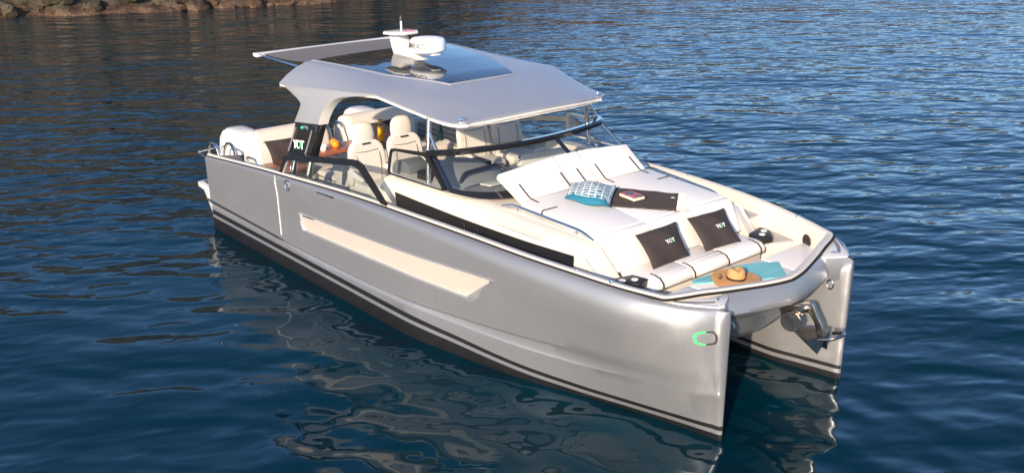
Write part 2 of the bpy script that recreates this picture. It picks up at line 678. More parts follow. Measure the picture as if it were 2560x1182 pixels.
def fbm(x, y, oct=5, seed=0):
    r = np.random.default_rng(seed)
    out = np.zeros_like(x); a = 1.0; f = 1.0
    for _ in range(oct):
        for _ in range(3):
            t = r.uniform(0, 2 * np.pi); p = r.uniform(0, 6.28)
            out += a * np.sin(f * (x * np.cos(t) + y * np.sin(t)) + p + 1.3 * np.sin(f * 0.7 * (x * np.sin(t) - y * np.cos(t)) + p * 2)) / 3
        a *= 0.52; f *= 1.93
    return out


# shoreline axes: along the shore (e1) and inland (e2)
SH0 = np.array([-43.5, 6.3]); E1 = np.array([0.41, 0.912]); E2 = np.array([-0.912, 0.41])


def shore_height(u, v):
    """u along the shore, v inland (negative = under water)"""
    ridge = np.interp(u, [-160, -60, -2, 9, 19, 26, 34, 60, 170, 420], [22, 22, 20, 27, 28, 10, 3.2, 1.6, 2.2, 5])
    edge = 0.9 * fbm(u * 0.35, v * 0.1, 4, 3) + 0.35 * fbm(u * 1.7, v * 0.6, 3, 5)
    vv = v + edge - np.clip(0.5 * np.clip(u - 10, 0, None) ** 1.2, 0, 11)
    bank = np.clip(vv / 1.1, 0, 1) ** 0.8 * (0.55 + 0.25 * fbm(u * 0.8, v * 0.5, 4, 9))
    wall = np.clip((vv - 1.7) / 1.2, 0, 1) * (np.interp(u, [26, 36], [2.6, 1.0]) + 0.9 * np.interp(u, [26, 36], [1, .4]) * fbm(u * 0.25, v * 0.2, 4, 11))
    slope = ridge * (1 - np.exp(-np.clip(vv - 2.5, 0, None) / 24.0))
    rough = 0.30 * fbm(u * 2.4, v * 2.8, 5, 21) * np.clip(vv * 1.2, 0, 1) + 0.7 * fbm(u * .3, v * .3, 4, 31) * np.clip((vv - 3) / 5, 0, 1)
    return np.where(vv < 0, vv * 0.8, bank + wall + slope + rough)


def make_shore():
    us = np.concatenate([np.linspace(-160, -14, 50), np.arange(-13.8, 34, 0.2), np.linspace(34.5, 420, 150)])
    vs = np.concatenate([np.arange(-2.4, 6, 0.17), np.linspace(6.3, 90, 46)])
    U, V = np.meshgrid(us, vs, indexing='ij')
    Z = shore_height(U, V)
    P = np.stack([SH0[0] + U * E1[0] + V * E2[0], SH0[1] + U * E1[1] + V * E2[1], Z], -1)
    mb = MB(); mb.grid(P)
    m = mat("coast_rock", (0.2, 0.14, 0.09), 0.95)
    nt = m.node_tree
    b = nt.nodes["Principled BSDF"]
    geo = nt.nodes.new("ShaderNodeNewGeometry")
    sp = nt.nodes.new("ShaderNodeSeparateXYZ")
    nt.links.new(geo.outputs["Position"], sp.inputs[0])
    n = nt.nodes.new("ShaderNodeTexNoise")
    n.inputs["Scale"].default_value = 1.5
    n.inputs["Detail"].default_value = 9
    n.inputs["Roughness"].default_value = 0.7
    nt.links.new(geo.outputs["Position"], n.inputs["Vector"])
    # rust-coloured band of rock at the tide line, grey rock and dry scrub above
    cr = nt.nodes.new("ShaderNodeValToRGB")
    el = cr.color_ramp.elements
    el[0].position, el[0].color = 0.36, (0.026, 0.023, 0.014, 1)
    el[1].position, el[1].color = 0.68, (0.15, 0.122, 0.078, 1)
    q = el.new(0.52); q.color = (0.078, 0.064, 0.038, 1)
    nt.links.new(n.outputs[0], cr.inputs[0])
    cr2 = nt.nodes.new("ShaderNodeValToRGB")
    el = cr2.color_ramp.elements
    el[0].position, el[0].color = 0.38, (0.035, 0.018, 0.010, 1)
    el[1].position, el[1].color = 0.66, (0.26, 0.17, 0.105, 1)
    q = el.new(0.5); q.color = (0.12, 0.062, 0.033, 1)
    nt.links.new(n.outputs[0], cr2.inputs[0])
    mr = nt.nodes.new("ShaderNodeMapRange")
    mr.inputs[1].default_value = 0.30
    mr.inputs[2].default_value = 0.52
    ad = nt.nodes.new("ShaderNodeMath")
    ad.operation = 'MULTIPLY_ADD'
    nt.links.new(n.outputs[0], ad.inputs[0])
    ad.inputs[1].default_value = 1.4
    nt.links.new(sp.outputs[2], ad.inputs[2])
    sb = nt.nodes.new("ShaderNodeMath")
    sb.operation = 'SUBTRACT'
    nt.links.new(ad.outputs[0], sb.inputs[0])
    sb.inputs[1].default_value = 0.55
    nt.links.new(sb.outputs[0], mr.inputs[0])
    mx = nt.nodes.new("ShaderNodeMix")
    mx.data_type = 'RGBA'
    nt.links.new(mr.outputs[0], mx.inputs[0])
    nt.links.new(cr2.outputs[0], mx.inputs[6])
    nt.links.new(cr.outputs[0], mx.inputs[7])
    nt.links.new(mx.outputs[2], b.inputs["Base Color"])
    bp = nt.nodes.new("ShaderNodeBump")
    bp.inputs["Distance"].default_value = 0.5
    nt.links.new(n.outputs[0], bp.inputs["Height"])
    nt.links.new(bp.outputs[0], b.inputs["Normal"])
    o = mb.build("hillside", "coast_rock", smooth=50)
    tag(o, kind="structure")


make_water()
make_shore()


def boulder(seed):
    r = np.random.default_rng(seed)
    bm = bmesh.new()
    bmesh.ops.create_icosphere(bm, subdivisions=4, radius=1)
    P = np.array([v.co[:] for v in bm.verts])
    d = 1 + .34 * fbm(P[:, 0] * 1.6 + P[:, 2], P[:, 1] * 1.6 - P[:, 2] * .7, 5, seed) + .13 * fbm(P[:, 0] * 6, P[:, 2] * 7 + P[:, 1] * 5, 3, seed + 1)
    for _ in range(7):   # a few split faces
        n_ = r.normal(size=3); n_ /= np.linalg.norm(n_)
        k = P @ n_
        d = np.where(k * d > .78, .78 / np.maximum(k, .2), d)
    P = P * d[:, None] * np.array((1.25, .95, .72))
    for v, p in zip(bm.verts, P): v.co = p
    mb = MB().bm(bm)
    return mb.build("boulder", "coast_rock", smooth=40)


BP_ = [boulder(40 + k) for k in range(4)]
BL = ["rust-brown boulder on the shoreline", "pale split boulder on the shoreline"]
bs = []
for k in range(30):
    u = -7.0 + k * .72 + rng.uniform(-.3, .3)
    o = BP_[k] if k < 4 else BP_[k % 4].copy()
    if k >= 4: COL.objects.link(o)
    sc = float(np.clip(rng.lognormal(-1.25, .5), .14, .65))
    v = rng.uniform(.0, .9)
    vv = v - float(np.clip(0.5 * max(u - 10, 0) ** 1.2, 0, 11)) * 0 + float(np.clip(0.5 * max(u - 10, 0) ** 1.2, 0, 11))
    h = float(shore_height(np.array([u]), np.array([vv]))[0])
    o.location = (SH0[0] + u * E1[0] + vv * E2[0], SH0[1] + u * E1[1] + vv * E2[1], max(h, 0) + sc * .15)
    o.rotation_euler = (rng.uniform(-.4, .4), rng.uniform(-.4, .4), rng.uniform(0, 6.28))
    o.scale = (sc, sc, sc)
    tag(o, "weathered brown boulder at the foot of the rocky bank at the water's edge", "boulder", "boulders along the far shoreline")

# ================================================================== THE CATAMARAN
# x forward (bow), y to port, z up; starboard side faces the camera
boat = empty("power_catamaran", (0, 0, 0))
tag(boat, "silver power catamaran with hard top and white sunpads floating on the blue water", "catamaran")

XG = [-11.0, -8.4, -5.2, -3.48, -2.53, -1.73, -1.07, -0.57]
gy = lambda x: pchip(XG, [2.31, 2.29, 2.23, 2.15, 2.08, 1.965, 1.825, 1.665], x)
gz = lambda x: pchip(XG, [1.38, 1.60, 1.78, 1.80, 1.79, 1.77, 1.74, 1.72], x)
XT = [-11.0, -8.4, -5.2, -3.48, -2.53, -1.73, -1.07, -0.57, -0.35, -0.18, -0.08]
ty = lambda x: pchip(XT, [2.31, 2.29, 2.23, 2.15, 2.08, 1.965, 1.825, 1.68, 1.53, 1.38, 1.275], x)
tz = lambda x: pchip(XT, [1.38, 1.60, 1.78, 1.80, 1.79, 1.77, 1.74, 1.70, 1.68, 1.67, 1.66], x)
wy = lambda x: pchip([-11, -6.6, -4.9, -3.7, -2.68, -1.86, -1.02, -0.5, -0.08], [2.31, 2.31, 2.31, 2.15, 1.95, 1.68, 1.44, 1.32, 1.245], x)
sy = lambda x: pchip([-11, -6.5, -5, -3.5, -2.5, -1.7, -1.0, -0.57, -0.3, -0.15, -0.08], [2.345, 2.345, 2.33, 2.27, 2.19, 2.08, 1.94, 1.775, 1.60, 1.45, 1.345], x)
stz = lambda x: pchip([-11, -5, -4, -2.7, -1.6, -0.08], [0.36, 0.345, 0.31, 0.23, 0.17, 0.20], x)
iy = lambda x: pchip([-11, -2, -1.0, -0.5, -0.08], [1.02, 0.98, 0.98, 1.06, 1.145], x)


def hull_section(x):
    """outer-side rows (y, z, material) from the top edge down, at |y|"""
    x = float(x)
    T, Tz, Sd, Wl = float(ty(x)), float(tz(x)), float(sy(x)), float(wy(x))
    zs = float(stz(x))
    dep = float(np.interp(x, [-11, -6, -3, -1, -0.08], [0.05, 0.09, 0.20, 0.29, 0.22]))
    off = Sd - T
    rows = []
    for a in (0, 18, 36, 54, 72, 90):
        rows.append((T + off * math.sin(R(a)), Tz - dep * (1 - math.cos(R(a))), 0))
    kz = float(pchip([-11, -8.2, -6, -4.3, -2.65, -1.4, -0.6, -0.08], [0.51, 0.51, 0.535, 0.605, 0.70, 0.77, 0.82, 0.84], x))
    kd = float(pchip([-11, -8.0, -4, -2.5, -1.5, -0.95, -0.5], [0.03, 0.03, 0.05, 0.045, 0.032, 0.018, 0.006], x))
    mid = lambda t: Sd + (Wl - Sd) * t
    z0 = Tz - dep
    lean = lambda z: np.clip((z0 - z) / (z0 - 0.0), 0, 1) ** 1.15
    rows.append((mid(lean((z0 + kz) / 2 + .1)), (z0 + kz) / 2 + .1, 0))
    rows.append((mid(lean(kz + 0.10)), kz + 0.10, 0))
    rows.append((mid(lean(kz)) + 0.006, kz, 0))
    rows.append((mid(lean(kz - 0.06)) - kd, kz - 0.06, 0))
    rz = min(kz - .105, float(pchip([-11, -8.2, -4.65, -2.7, -1.9, -0.6, -0.08], [0.40, 0.405, 0.47, 0.50, 0.51, 0.60, 0.63], x)))
    rr = float(np.interp(x, [-8.2, -7.4, -1.8, -0.6], [0, 0.016, 0.016, 0]))
    yb = lambda z: mid(lean(z)) - kd * np.clip((z - 0.1) / 0.5, 0, 1)
    rows.append((yb(rz + .035), rz + .035, 0))
    rows.append((yb(rz) + rr, rz, 0))
    rows.append((yb(rz - .015), rz - 0.015, 0))
    cz = min(rz - .03, max(zs + .03, float(np.interp(x, [-6, -4, -1.5, 0], [0.37, 0.36, 0.40, 0.57]))))
    cs = float(np.interp(x, [-5.5, -4.5, -.4, -.1], [0, .008, .008, .004]))
    rows.append((yb(cz + .004), cz + .004, 0))
    rows.append((yb(cz - .004) - cs, cz - .004, 0))
    rows.append((yb(zs + .002) - cs, zs + .002, 1))
    sw = float(np.interp(x, [-11, -5, -3, 0], [.085, .075, .055, .055]))
    rows.append((yb(zs - sw) - cs, zs - sw, 2))
    rows.append((yb(zs - sw - .055) - cs, zs - sw - .055, 1))
    rows.append((Wl - cs, min(0.02, zs - sw - .07), 1))
    rows.append((Wl - 0.12, -0.25, 1))
    return rows


def side_y(x, z):
    rs = hull_section(x)
    zz = [r[1] for r in rs][::-1]; yy = [r[0] for r in rs][::-1]
    return float(np.interp(z, zz, yy))


def build_hull(s):
    xs = np.concatenate([np.linspace(-11.0, -5.2, 24), np.linspace(-5.0, -1.1, 30), np.linspace(-1.0, -0.08, 18)])
    sect = []
    mrow = None
    for x in xs:
        rs = hull_section(x)
        yi = float(iy(x)); tzv = float(np.interp(x, [-11, -.62, -.45, -.28, -.08], [1.2, 1.2, 1.38, 1.56, 1.66]))
        P = [(x, r[0], r[1]) for r in rs]
        P.append((x, (rs[-1][0] + yi) / 2, -0.5))
        zs = float(stz(x))
        sw = float(np.interp(x, [-11, -5, -3, 0], [.085, .075, .055, .055]))
        inner = [(yi + .10, -0.25, 1), (yi, min(.02, zs - sw - .07), 1), (yi, zs - sw - .055, 2), (yi, zs - sw, 1), (yi, zs, 0), (yi, 0.7, 0), (yi, .95, 0), (yi, tzv - 0.15, 0), (yi + .03, tzv - .06, 0), (yi + .09, tzv, 0)]
        P += [(x, q[0], q[1]) for q in inner]
        if mrow is None:
            mrow = [r[2] for r in rs[:-1]] + [1, 1] + [q[2] for q in inner[:-1]]
        sect.append(P)
    # blunt rounded stem
    base = sect[-1]
    for a in (25, 50, 70, 85):
        c, sn = math.cos(R(a)), math.sin(R(a))
        sect.append([(-0.08 + 0.11 * sn, 1.2 + (p[1] - 1.2) * c, p[2] - (0.02 * sn if p[2] > 1.4 else 0)) for p in base])
    G = np.array([mir(p, s) for p in sect])
    mb = MB()
    mb.grid(G, mrow=mrow)
    # transom closes the aft end
    k = len(mb.v)
    mb.add(G[0], [tuple(range(G.shape[1]))], 0)
    mb.add(G[-1], [tuple(range(G.shape[1]))], 0)
    return mb.build("hull", ["silver", "bottom_paint", "silver"], boat, smooth=32)


for s in (-1, 1):
    build_hull(s)

# inset cream panel with a bright frame on each topside
def side_panel(s):
    def pt(x, z, o): return (x, s * (side_y(x, z) + o), z)
    xa, xb = -7.58, -3.0
    n = 40
    ztop = lambda x: np.interp(x, [-7.58, -2.9], [1.135, 1.375])
    zbot = lambda x: np.interp(x, [-7.45, -5, -3.4], [0.90, 0.98, 1.0])
    P, Q = [], []
    for i in range(n + 1):
        t = i / n
        xt, xbm = -7.58 + t * (4.66), -7.43 + t * (3.99)
        a, b = (xt, float(ztop(xt))), (xbm, float(zbot(xbm)))
        col = [((1 - q) * a[0] + q * b[0], (1 - q) * a[1] + q * b[1]) for q in np.linspace(0, 1, 7)]
        P.append([pt(x, z, 0.010) for x, z in col])
    P = np.array(P)
    mb = MB(); mb.grid(P)
    pan = mb.build("side_panel", "panel_cream", boat)
    ring = [tuple(p) for p in P[:, 0]] + [tuple(p) for p in P[-1, 1:]] + [tuple(p) for p in P[::-1, -1][1:]] + [tuple(p) for p in P[0, ::-1][1:-1]]
    fr = MB()
    n2 = len(ring)
    c = P.mean(axis=(0, 1))
    rows = []
    for p in ring:
        p = np.array(p)
        x, z = p[0], p[2]
        dx = np.sign(x - c[0]) * (0.032 if (x > -3.6 and x > np.interp(z, [1.0, 1.375], [-3.46, -2.94])) or x < -7.42 else 0)
        up = 1 if abs(z - ztop(x)) < abs(z - zbot(x)) else -1
        w_ = 0.012 if up > 0 else 0.075
        rows.append([(x, s * (side_y(x, z) + 0.006), z), (x, s * (side_y(x, z) + 0.022), z + up * .004),
                     (x + dx, s * (side_y(x, z) + (0.022 if up > 0 else 0.042)), z + up * .010), (x + dx * 1.6, s * (side_y(x, z + up * w_) - 0.002), z + up * w_)])
    fr.grid(np.array(rows), cu=True)
    fr.build("panel_frame", "silver_top", pan)
    for (x, z) in ((-7.46, 1.135), (-2.95, 1.365)):
        x2 = x + (0.35 if x < -5 else 0.05)
        z2 = float(ztop(x2)) - .004
        MB().tube([pt(x, z - .004, .022), pt(x2, z2, .022)], 0.012, n=8).build("panel_clip", "chrome", pan)


for s in (-1, 1):
    side_panel(s)


# raised gunwale with the black rub strip, running round the bow
def gunwale_line(off=0.0, dz=0.0):
    L = []
    xs = np.concatenate([np.linspace(-11.0, -5.5, 12), np.linspace(-5.2, -1.3, 20), np.linspace(-1.1, -0.57, 6)])
    L += [(float(x), float(gy(x)), float(gz(x))) for x in xs]
    front = catmull([(-0.75, 1.73, 1.728), (-0.57, 1.665, 1.72), (-0.475, 1.50, 1.72), (-0.37, 1.2, 1.72), (-0.26, 0.90, 1.71), (-0.11, 0.45, 1.70), (-0.045, 0.2, 1.695), (-0.02, 0.0, 1.69)], 6)[6:]
    L += [tuple(map(float, p)) for p in front[1:]]
    full = [(p[0], -p[1], p[2]) for p in L] + [p for p in L[::-1][1:]]
    return full


GL = gunwale_line()
rs = MB().strip(GL, [(0.012, -0.016), (0.016, 0.006), (-0.012, 0.012), (-0.012, -0.016)])
rs.build("rub_strip", "rub_black", boat)
gw = MB().strip(GL, [(-0.008, -0.02), (-0.010, 0.022), (-0.022, 0.034), (-0.085, 0.032), (-0.105, 0.018), (-0.122, -0.22), (-0.14, -0.245), (-0.09, -0.25)])
gw.build("gunwale", "cap_cream", boat)

# white mooring pads on the two bow tips
for s in (-1, 1):
    poly = [(-0.54, 1.668), (-0.26, 0.915), (-0.20, 0.965), (-0.10, 1.14), (-0.055, 1.205), (-0.075, 1.27), (-0.18, 1.375), (-0.35, 1.52), (-0.52, 1.665)]
    P = [(x, s * y, 1.690 - 0.012 * (x + .57) / .5) for x, y in poly]
    pad = MB().prism(P, (0, 0, -0.018), bev=0.005).build("bow_pad", "gelcoat_white", boat)
    cpt = np.mean(np.array(P), axis=0)
    P2 = [tuple(np.array(p) + (np.array(p) - cpt) * (.035 if k in (2, 3, 4) else -.01) - np.array((0, 0, .014))) for k, p in enumerate(P)]
    MB().prism(P2, (0, 0, -.30), bev=.012).build("bow_tip", "silver", boat)
    st = MB().tube([(-0.46, s * 1.628, 1.702), (-0.30, s * 1.485, 1.699), (-0.09, s * 1.29, 1.69)], [0.004, 0.014, 0.006], n=8)
    st.build("pad_trim", "chrome", pad)
    lt = MB()
    arc = [(-0.50, 1.56), (-0.42, 1.50), (-0.32, 1.40), (-0.24, 1.30), (-0.19, 1.215)]
    lt.grid(np.array([[(x + d * .75, s * (y + d * .65), 1.700 - 0.012 * (x + .57) / .5) for d in (-0.022, 0.022)] for x, y in arc]))
    lt.build("navigation_light", "grey_plastic", pad)
    bl = MB()
    for d in (0, 0.07):
        bl.lathe([(0.0, 0.02), (0.014, 0.02), (0.016, 0.0)], (-0.235 + d * .4, s * (1.10 + d * .6), 1.685), n=10)
    bl.tube([(-0.235, s * 1.10, 1.70), (-0.21, s * 1.145, 1.715), (-0.18, s * 1.175, 1.70)], 0.008, n=6)
    bl.build("fairlead", "chrome", pad)

# silver cross-beam between the hulls with its rounded wave breaker
cb = MB()
lip = [(-0.16, .99, 1.48), (-0.10, 0.85, 1.475), (-0.03, 0.55, 1.46), (0.04, 0.25, 1.45), (0.075, 0.0, 1.445)]
topl = [(-0.285, .99, 1.705), (-0.24, 0.85, 1.700), (-0.135, 0.55, 1.696), (-0.05, 0.25, 1.69), (-0.015, 0.0, 1.685)]
def half(L): return np.array([(p[0], p[1], p[2]) for p in catmull(L, 5)])
lp, tp = half(lip), half(topl)
rows = []
for a, b in zip(tp, lp):
    y = a[1]
    k = max(0, 1 - (y / 0.99) ** 2)
    r = []
    for t in np.linspace(0, 1, 6):
        q = a * (1 - t) + b * t
        bulge = 0.012 * math.sin(math.pi * t)
        r.append((q[0] + bulge, y, q[2] + bulge * .5))
    r.append((b[0] - .015, y, b[2] - .03))
    r.append((b[0] - .10, y, b[2] - .07))
    r.append((-0.27, y, 1.36 - 0.16 * k ** .8))
    r.append((-0.38, y, 1.31 - 0.33 * k ** .8))
    r.append((-0.52, y, 1.27 - 0.44 * k ** .7))
    r.append((-0.85, y, 1.22 - 0.46 * k ** .6))
    r.append((-1.5, y, 1.15 - 0.44 * k ** .6))
    r.append((-4.0, y, 0.95 - 0.4 * k ** .6))
    r.append((-10.5, y, 0.7))
    rows.append(r)
rows = np.array(rows)
lrow = rows.copy(); lrow[:, :, 1] *= -1
full = np.concatenate([lrow, rows[::-1][1:]])
cb.grid(full)
cb.build("bridge_deck", "silver", boat, smooth=45)
for s in (-1, 1):
    c = Vector((-0.12, s * 1.0, 1.34))
    MB().tube([c + Vector((0.045 * math.cos(t), s * -0.02, 0.06 * math.sin(t))) for t in np.linspace(0, 2 * math.pi, 16)[:-1]], 0.010, n=6, closed=True).build("mooring_eye", "chrome", boat)

# decks ------------------------------------------------------------
for s in (-1, 1):
    mb = MB()
    xs = np.linspace(-6.2, -1.85, 20)
    ds = [(float(x), s * (float(gy(x)) - .125), 1.625) for x in xs]
    mb.grid(np.array([[p, (p[0], s * 1.25, 1.625)] for p in ds]))
    e = ds[-1]
    mb.grid(np.array([[e, (e[0], s * 1.25, 1.625)], [(e[0] + .012, e[1], 1.60), (e[0] + .012, s * 1.25, 1.60)], [(e[0] + .015, e[1], 1.24), (e[0] + .015, s * 1.25, 1.24)]]))
    mb.build("side_deck", "cream", boat)
    q = [(-1.88, s * 1.25, 1.465), (-1.88, s * (float(gy(-1.88)) - .13), 1.465), (-1.5, s * (float(gy(-1.5)) - .13), 1.465), (-1.12, s * (float(gy(-1.12)) - .135), 1.465), (-1.33, s * 1.30, 1.465)]
    MB().prism(q, (0, 0, -.24), bev=.012).build("bow_step", "cream", boat)
    def mat_strip(xa, xb, yin, z, sk):
        xx = np.linspace(xa, xb, 8)
        T_ = np.array([[(x - sk * k, s * ((float(gy(x)) - .16) * (1 - k) + yin(x) * k), z) for k in (0, 1)] for x in xx])
        B_ = T_.copy(); B_[:, :, 2] -= .008
        ringT = np.concatenate([T_[:, 0], T_[::-1, 1]]); ringB = np.concatenate([B_[:, 0], B_[::-1, 1]])
        m_ = MB().grid(T_); m_.grid(np.stack([ringT, ringB], 1), cu=True)
        m_.build("deck_mat", "grey_mat", boat)
    mat_strip(-4.2, -1.88, lambda x: float(np.interp(x, [-4, -2.5, -1.9], [1.79, 1.66, 1.50])), 1.633, 0)
    mat_strip(-1.80, -1.16, lambda x: 1.36, 1.474, .17)
mb = MB()
sole = [(-1.9, -1.72), (-0.95, -1.70), (-0.95, 1.70), (-1.9, 1.72)]
mb.prism([(x, y, 1.26) for x, y in sole], (0, 0, -.02))
mb.build("bow_sole", "cream", boat)
for s in (-1, 1):
    xs = np.linspace(-2.35, -0.62, 14)
    MB().grid(np.array([[(x, s * (float(gy(x)) - .118), float(gz(x)) - .18), (x, s * (float(gy(x)) - .15), 1.25)] for x in xs])).build("bow_liner", "cream", boat)
# foredeck locker under the bow cushion, and its cushion
poly = [(-1.02, -1.68), (-0.72, -1.58), (-0.56, -1.35), (-0.40, -0.9), (-0.22, -0.4), (-0.155, 0), (-0.22, .4), (-0.40, .9), (-0.56, 1.35), (-0.72, 1.58), (-1.02, 1.68)]
lk = MB().prism([(x, y, 1.44) for x, y in poly], (0, 0, -.05), bev=.01)
lk.box((-0.98, 0, 1.34), (.06, 3.3, .17))
lk.build("bow_locker", "cream", boat)
def clip_poly(poly, y0, y1):
    """cut a convex plan polygon to y0..y1"""
    def cut(P, f, val):
        out = []
        for i in range(len(P)):
            a, b = P[i - 1], P[i]
            ia, ib = f(a[1]), f(b[1])
            if ia != ib:
                t = (val - a[1]) / (b[1] - a[1]); out.append((a[0] + t * (b[0] - a[0]), val))
            if ib: out.append(b)
        return out
    P = cut(poly, lambda y: y >= y0, y0)
    return cut(P, lambda y: y <= y1, y1)
fp = [(x + (-0.03 if x > -0.9 else 0.02), y * 0.985) for x, y in poly]
for (a, b) in ((-1.7, -0.70), (-0.695, 0.695), (0.70, 1.7)):
    MB().prism([(x, y, 1.505) for x, y in clip_poly(fp, a, b)], (0, 0, -.064), bev=.022, seg=3).build("bow_cushion", "vinyl", boat)
for y in (0.36, -0.36):
    MB().box((-0.90, y, 1.5065), (0.16, 0.026, 0.005)).build("cushion_strap", "strap", boat)
# dark round hatch in the inner face of the bow bulwark
for s in (-1, 1):
    hb = MB()
    c = np.array((-0.93, s * 1.615, 1.545))
    t = np.array((0.93, s * -0.36, 0)); t /= np.linalg.norm(t)
    hb.add([c + t * .095 * math.cos(a) + np.array((0, 0, .095 * math.sin(a))) for a in np.linspace(0, 2 * math.pi, 24)[:-1]], [tuple(range(23))])
    hb.build("hatch", "strap", boat)

# trunk cabin ------------------------------------------------------
def trunk_section(x):
    """|y|, z from the centre out to the deck"""
    side = float(pchip([-6.0, -4.5, -3.0, -2.3, -1.9, -1.45], [1.83, 1.80, 1.70, 1.60, 1.535, 1.45], x))
    top = float(pchip([-6.0, -4.6, -4.0, -3.5, -2.05, -1.85, -1.45], [2.02, 2.06, 2.03, 1.98, 1.90, 1.82, 1.60], x))
    inner = float(np.interp(x, [-4.2, -3.5, -2.05, -1.45], [1.42, 1.36, 1.27, 1.24]))
    R_ = []
    R_.append((inner, top))
    w_ = side - inner
    R_.append((inner + w_ * .25, top + .0))
    drop = float(np.interp(x, [-6, -4.5, -3.5, -2, -1.45], [0.03, 0.05, 0.10, 0.12, .05]))
    wz = float(np.interp(x, [-6, -2, -1.45], [1.845, 1.785, 1.55]))
    R_.append((inner + w_ * .55, top - drop * .35))
    R_.append((inner + w_ * .80, top - drop))
    R_.append((side - 0.025, (top - drop + wz) / 2 + .03))
    R_.append((side - 0.004, wz + .02))
    R_.append((side + 0.006, 1.40))
    return R_
for s in (-1, 1):
    xs = np.concatenate([np.linspace(-5.95, -3.5, 18), np.linspace(-3.3, -1.95, 10)])
    G = [[(x, s * y, z) for y, z in trunk_section(x)] for x in xs]
    base = G[-1]
    foot = []
    for k, p in enumerate(base):
        t = (abs(p[1]) - abs(base[0][1])) / (abs(base[-1][1]) - abs(base[0][1]))
        foot.append((-1.50 - .13 * t, s * (1.245 + .27 * t), 1.45 if p[2] > 1.45 else p[2]))
    for t in (0.04, 0.12, .3, .5, .7, .88, 1.0):
        G.append([tuple(np.array(p) * (1 - t) + np.array(q) * t) for p, q in zip(base, foot)])
    mb = MB(); mb.grid(np.array(G))
    # inboard wall beside the seats
    mb.grid(np.array([[(x, s * trunk_section(x)[0][0], trunk_section(x)[0][1]), (x, s * trunk_section(x)[0][0], 1.3)] for x in xs]))
    mb.grid(np.array([[g[0], (g[0][0], g[0][1], 1.3)] for g in G[-8:]]))
    # aft end face
    e = G[0]
    mb.add(e + [(-5.95, s * 1.30, 1.2)], [tuple(range(len(e) + 1))])
    trunk = mb.build("cabin_trunk", "cream", boat, smooth=50)
    # long dark side window with a chrome divider
    xs2 = np.linspace(-5.62, -2.10, 40)
    def wl(x): return trunk_section(x)
    rows = []
    for i, x in enumerate(xs2):
        t = i / 39
        zt = np.interp(x, [-5.62, -2.0], [1.848, 1.785]); zb = np.interp(x, [-5.62, -2.0], [1.64, 1.64])
        sd_ = float(pchip([-6.0, -4.5, -3.0, -2.3, -1.9, -1.45], [1.83, 1.80, 1.70, 1.60, 1.535, 1.45], x))
        xo = -0.10 * 0
        rows.append([(x, s * (sd_ + .010), zt), (x + .05 * (1 - t), s * (sd_ + .016), zb)])
    MB().grid(np.array(rows)).build("cabin_window", "black_gloss", trunk)
    for x, r_ in ((-4.02, .008), (-5.0, .006), (-3.75, .006)):
        sd_ = float(pchip([-6.0, -4.5, -3.0, -2.3, -1.9, -1.45], [1.83, 1.80, 1.70, 1.60, 1.535, 1.45], x))
        MB().tube([(x, s * (sd_ + .018), 1.775), (x + .02, s * (sd_ + .022), 1.65)], r_, n=6).build("window_divider", "steel_dull", trunk)
    # grab rail along the sunpad
    ra = MB()
    pts = fillet([(-3.66, s * 1.42, 2.015), (-3.52, s * 1.365, 2.06), (-2.28, s * 1.285, 1.995), (-2.07, s * 1.262, 1.915)], .12)
    ra.tube(pts, 0.021, n=10)
    for x in (-3.42, -2.36):
        y = np.interp(x, [-3.5, -2.3], [1.36, 1.287]); z = np.interp(x, [-3.52, -2.28], [2.055, 1.995])
        ra.tube([(x, s * y, z), (x, s * y, z - .12)], 0.014, n=8)
    ra.build("grab_rail", "chrome", boat)

# ------------------------------------------------------------------ sunpad and bow seat
MB().prism([(x, y, z) for x, y, z in ((-4.15, -1.43, 2.022), (-3.50, -1.385, 1.985), (-2.02, -1.27, 1.925), (-2.02, 1.27, 1.925), (-3.50, 1.385, 1.985), (-4.15, 1.43, 2.022))], (0, 0, -.5)).build("sunpad_base", "cream", boat)
pz = lambda x: np.interp(x, [-3.5, -2.02], [2.082, 2.0])
def flat_pad(y0, y1, y0f, y1f, matn="vinyl"):
    xa, xb = -3.485, -2.045
    P = [(xa, y0, pz(xa)), (xb, y0f, pz(xb)), (xb, y1f, pz(xb)), (xa, y1, pz(xa))]
    return MB().prism(P, (0, 0, -.11), bev=.018, seg=3).build("sunpad_cushion", matn, boat)
flat_pad(-1.245, -0.232, -1.235, -0.425)
flat_pad(0.232, 1.245, 0.425, 1.235)
flat_pad(-0.228, 0.228, -0.421, 0.421, "vinyl_ribs")
# hinged-up backrests
def back_panel(P):
    return MB().prism(P, (-0.045, 0, -.075), bev=.018, seg=3).build("sunpad_backrest", "vinyl", boat)
for s in (-1, 1):
    back_panel([(-3.50, s * .245, 2.09), (-3.50, s * 1.20, 2.09), (-3.955, s * 1.255, 2.365), (-3.955, s * .9, 2.395), (-3.955, s * .5, 2.425), (-3.955, s * .245, 2.44)])
back_panel([(-3.50, -.222, 2.09), (-3.50, .222, 2.09), (-3.955, .222, 2.44), (-3.955, -.222, 2.44)])
for y in (-1.075, -0.31, 0.0, 0.36, 1.075):
    MB().grid(np.array([[(x, y + d, z) for d in (-.014, .014)] for x, z in ((-3.72, 2.243 + (.022 if abs(y) < 1 else 0)), (-3.505, 2.104), (-3.47, 2.093), (-3.32, 2.079))])).build("cushion_strap", "strap", boat)
for s in (-1, 1):
    MB().grid(np.array([[(x, s * y, z) for x in (-3.075, -3.045)] for y, z in ((.98, 2.064), (1.225, 2.064), (1.252, 2.04), (1.254, 1.97))])).build("cushion_strap", "strap", boat)
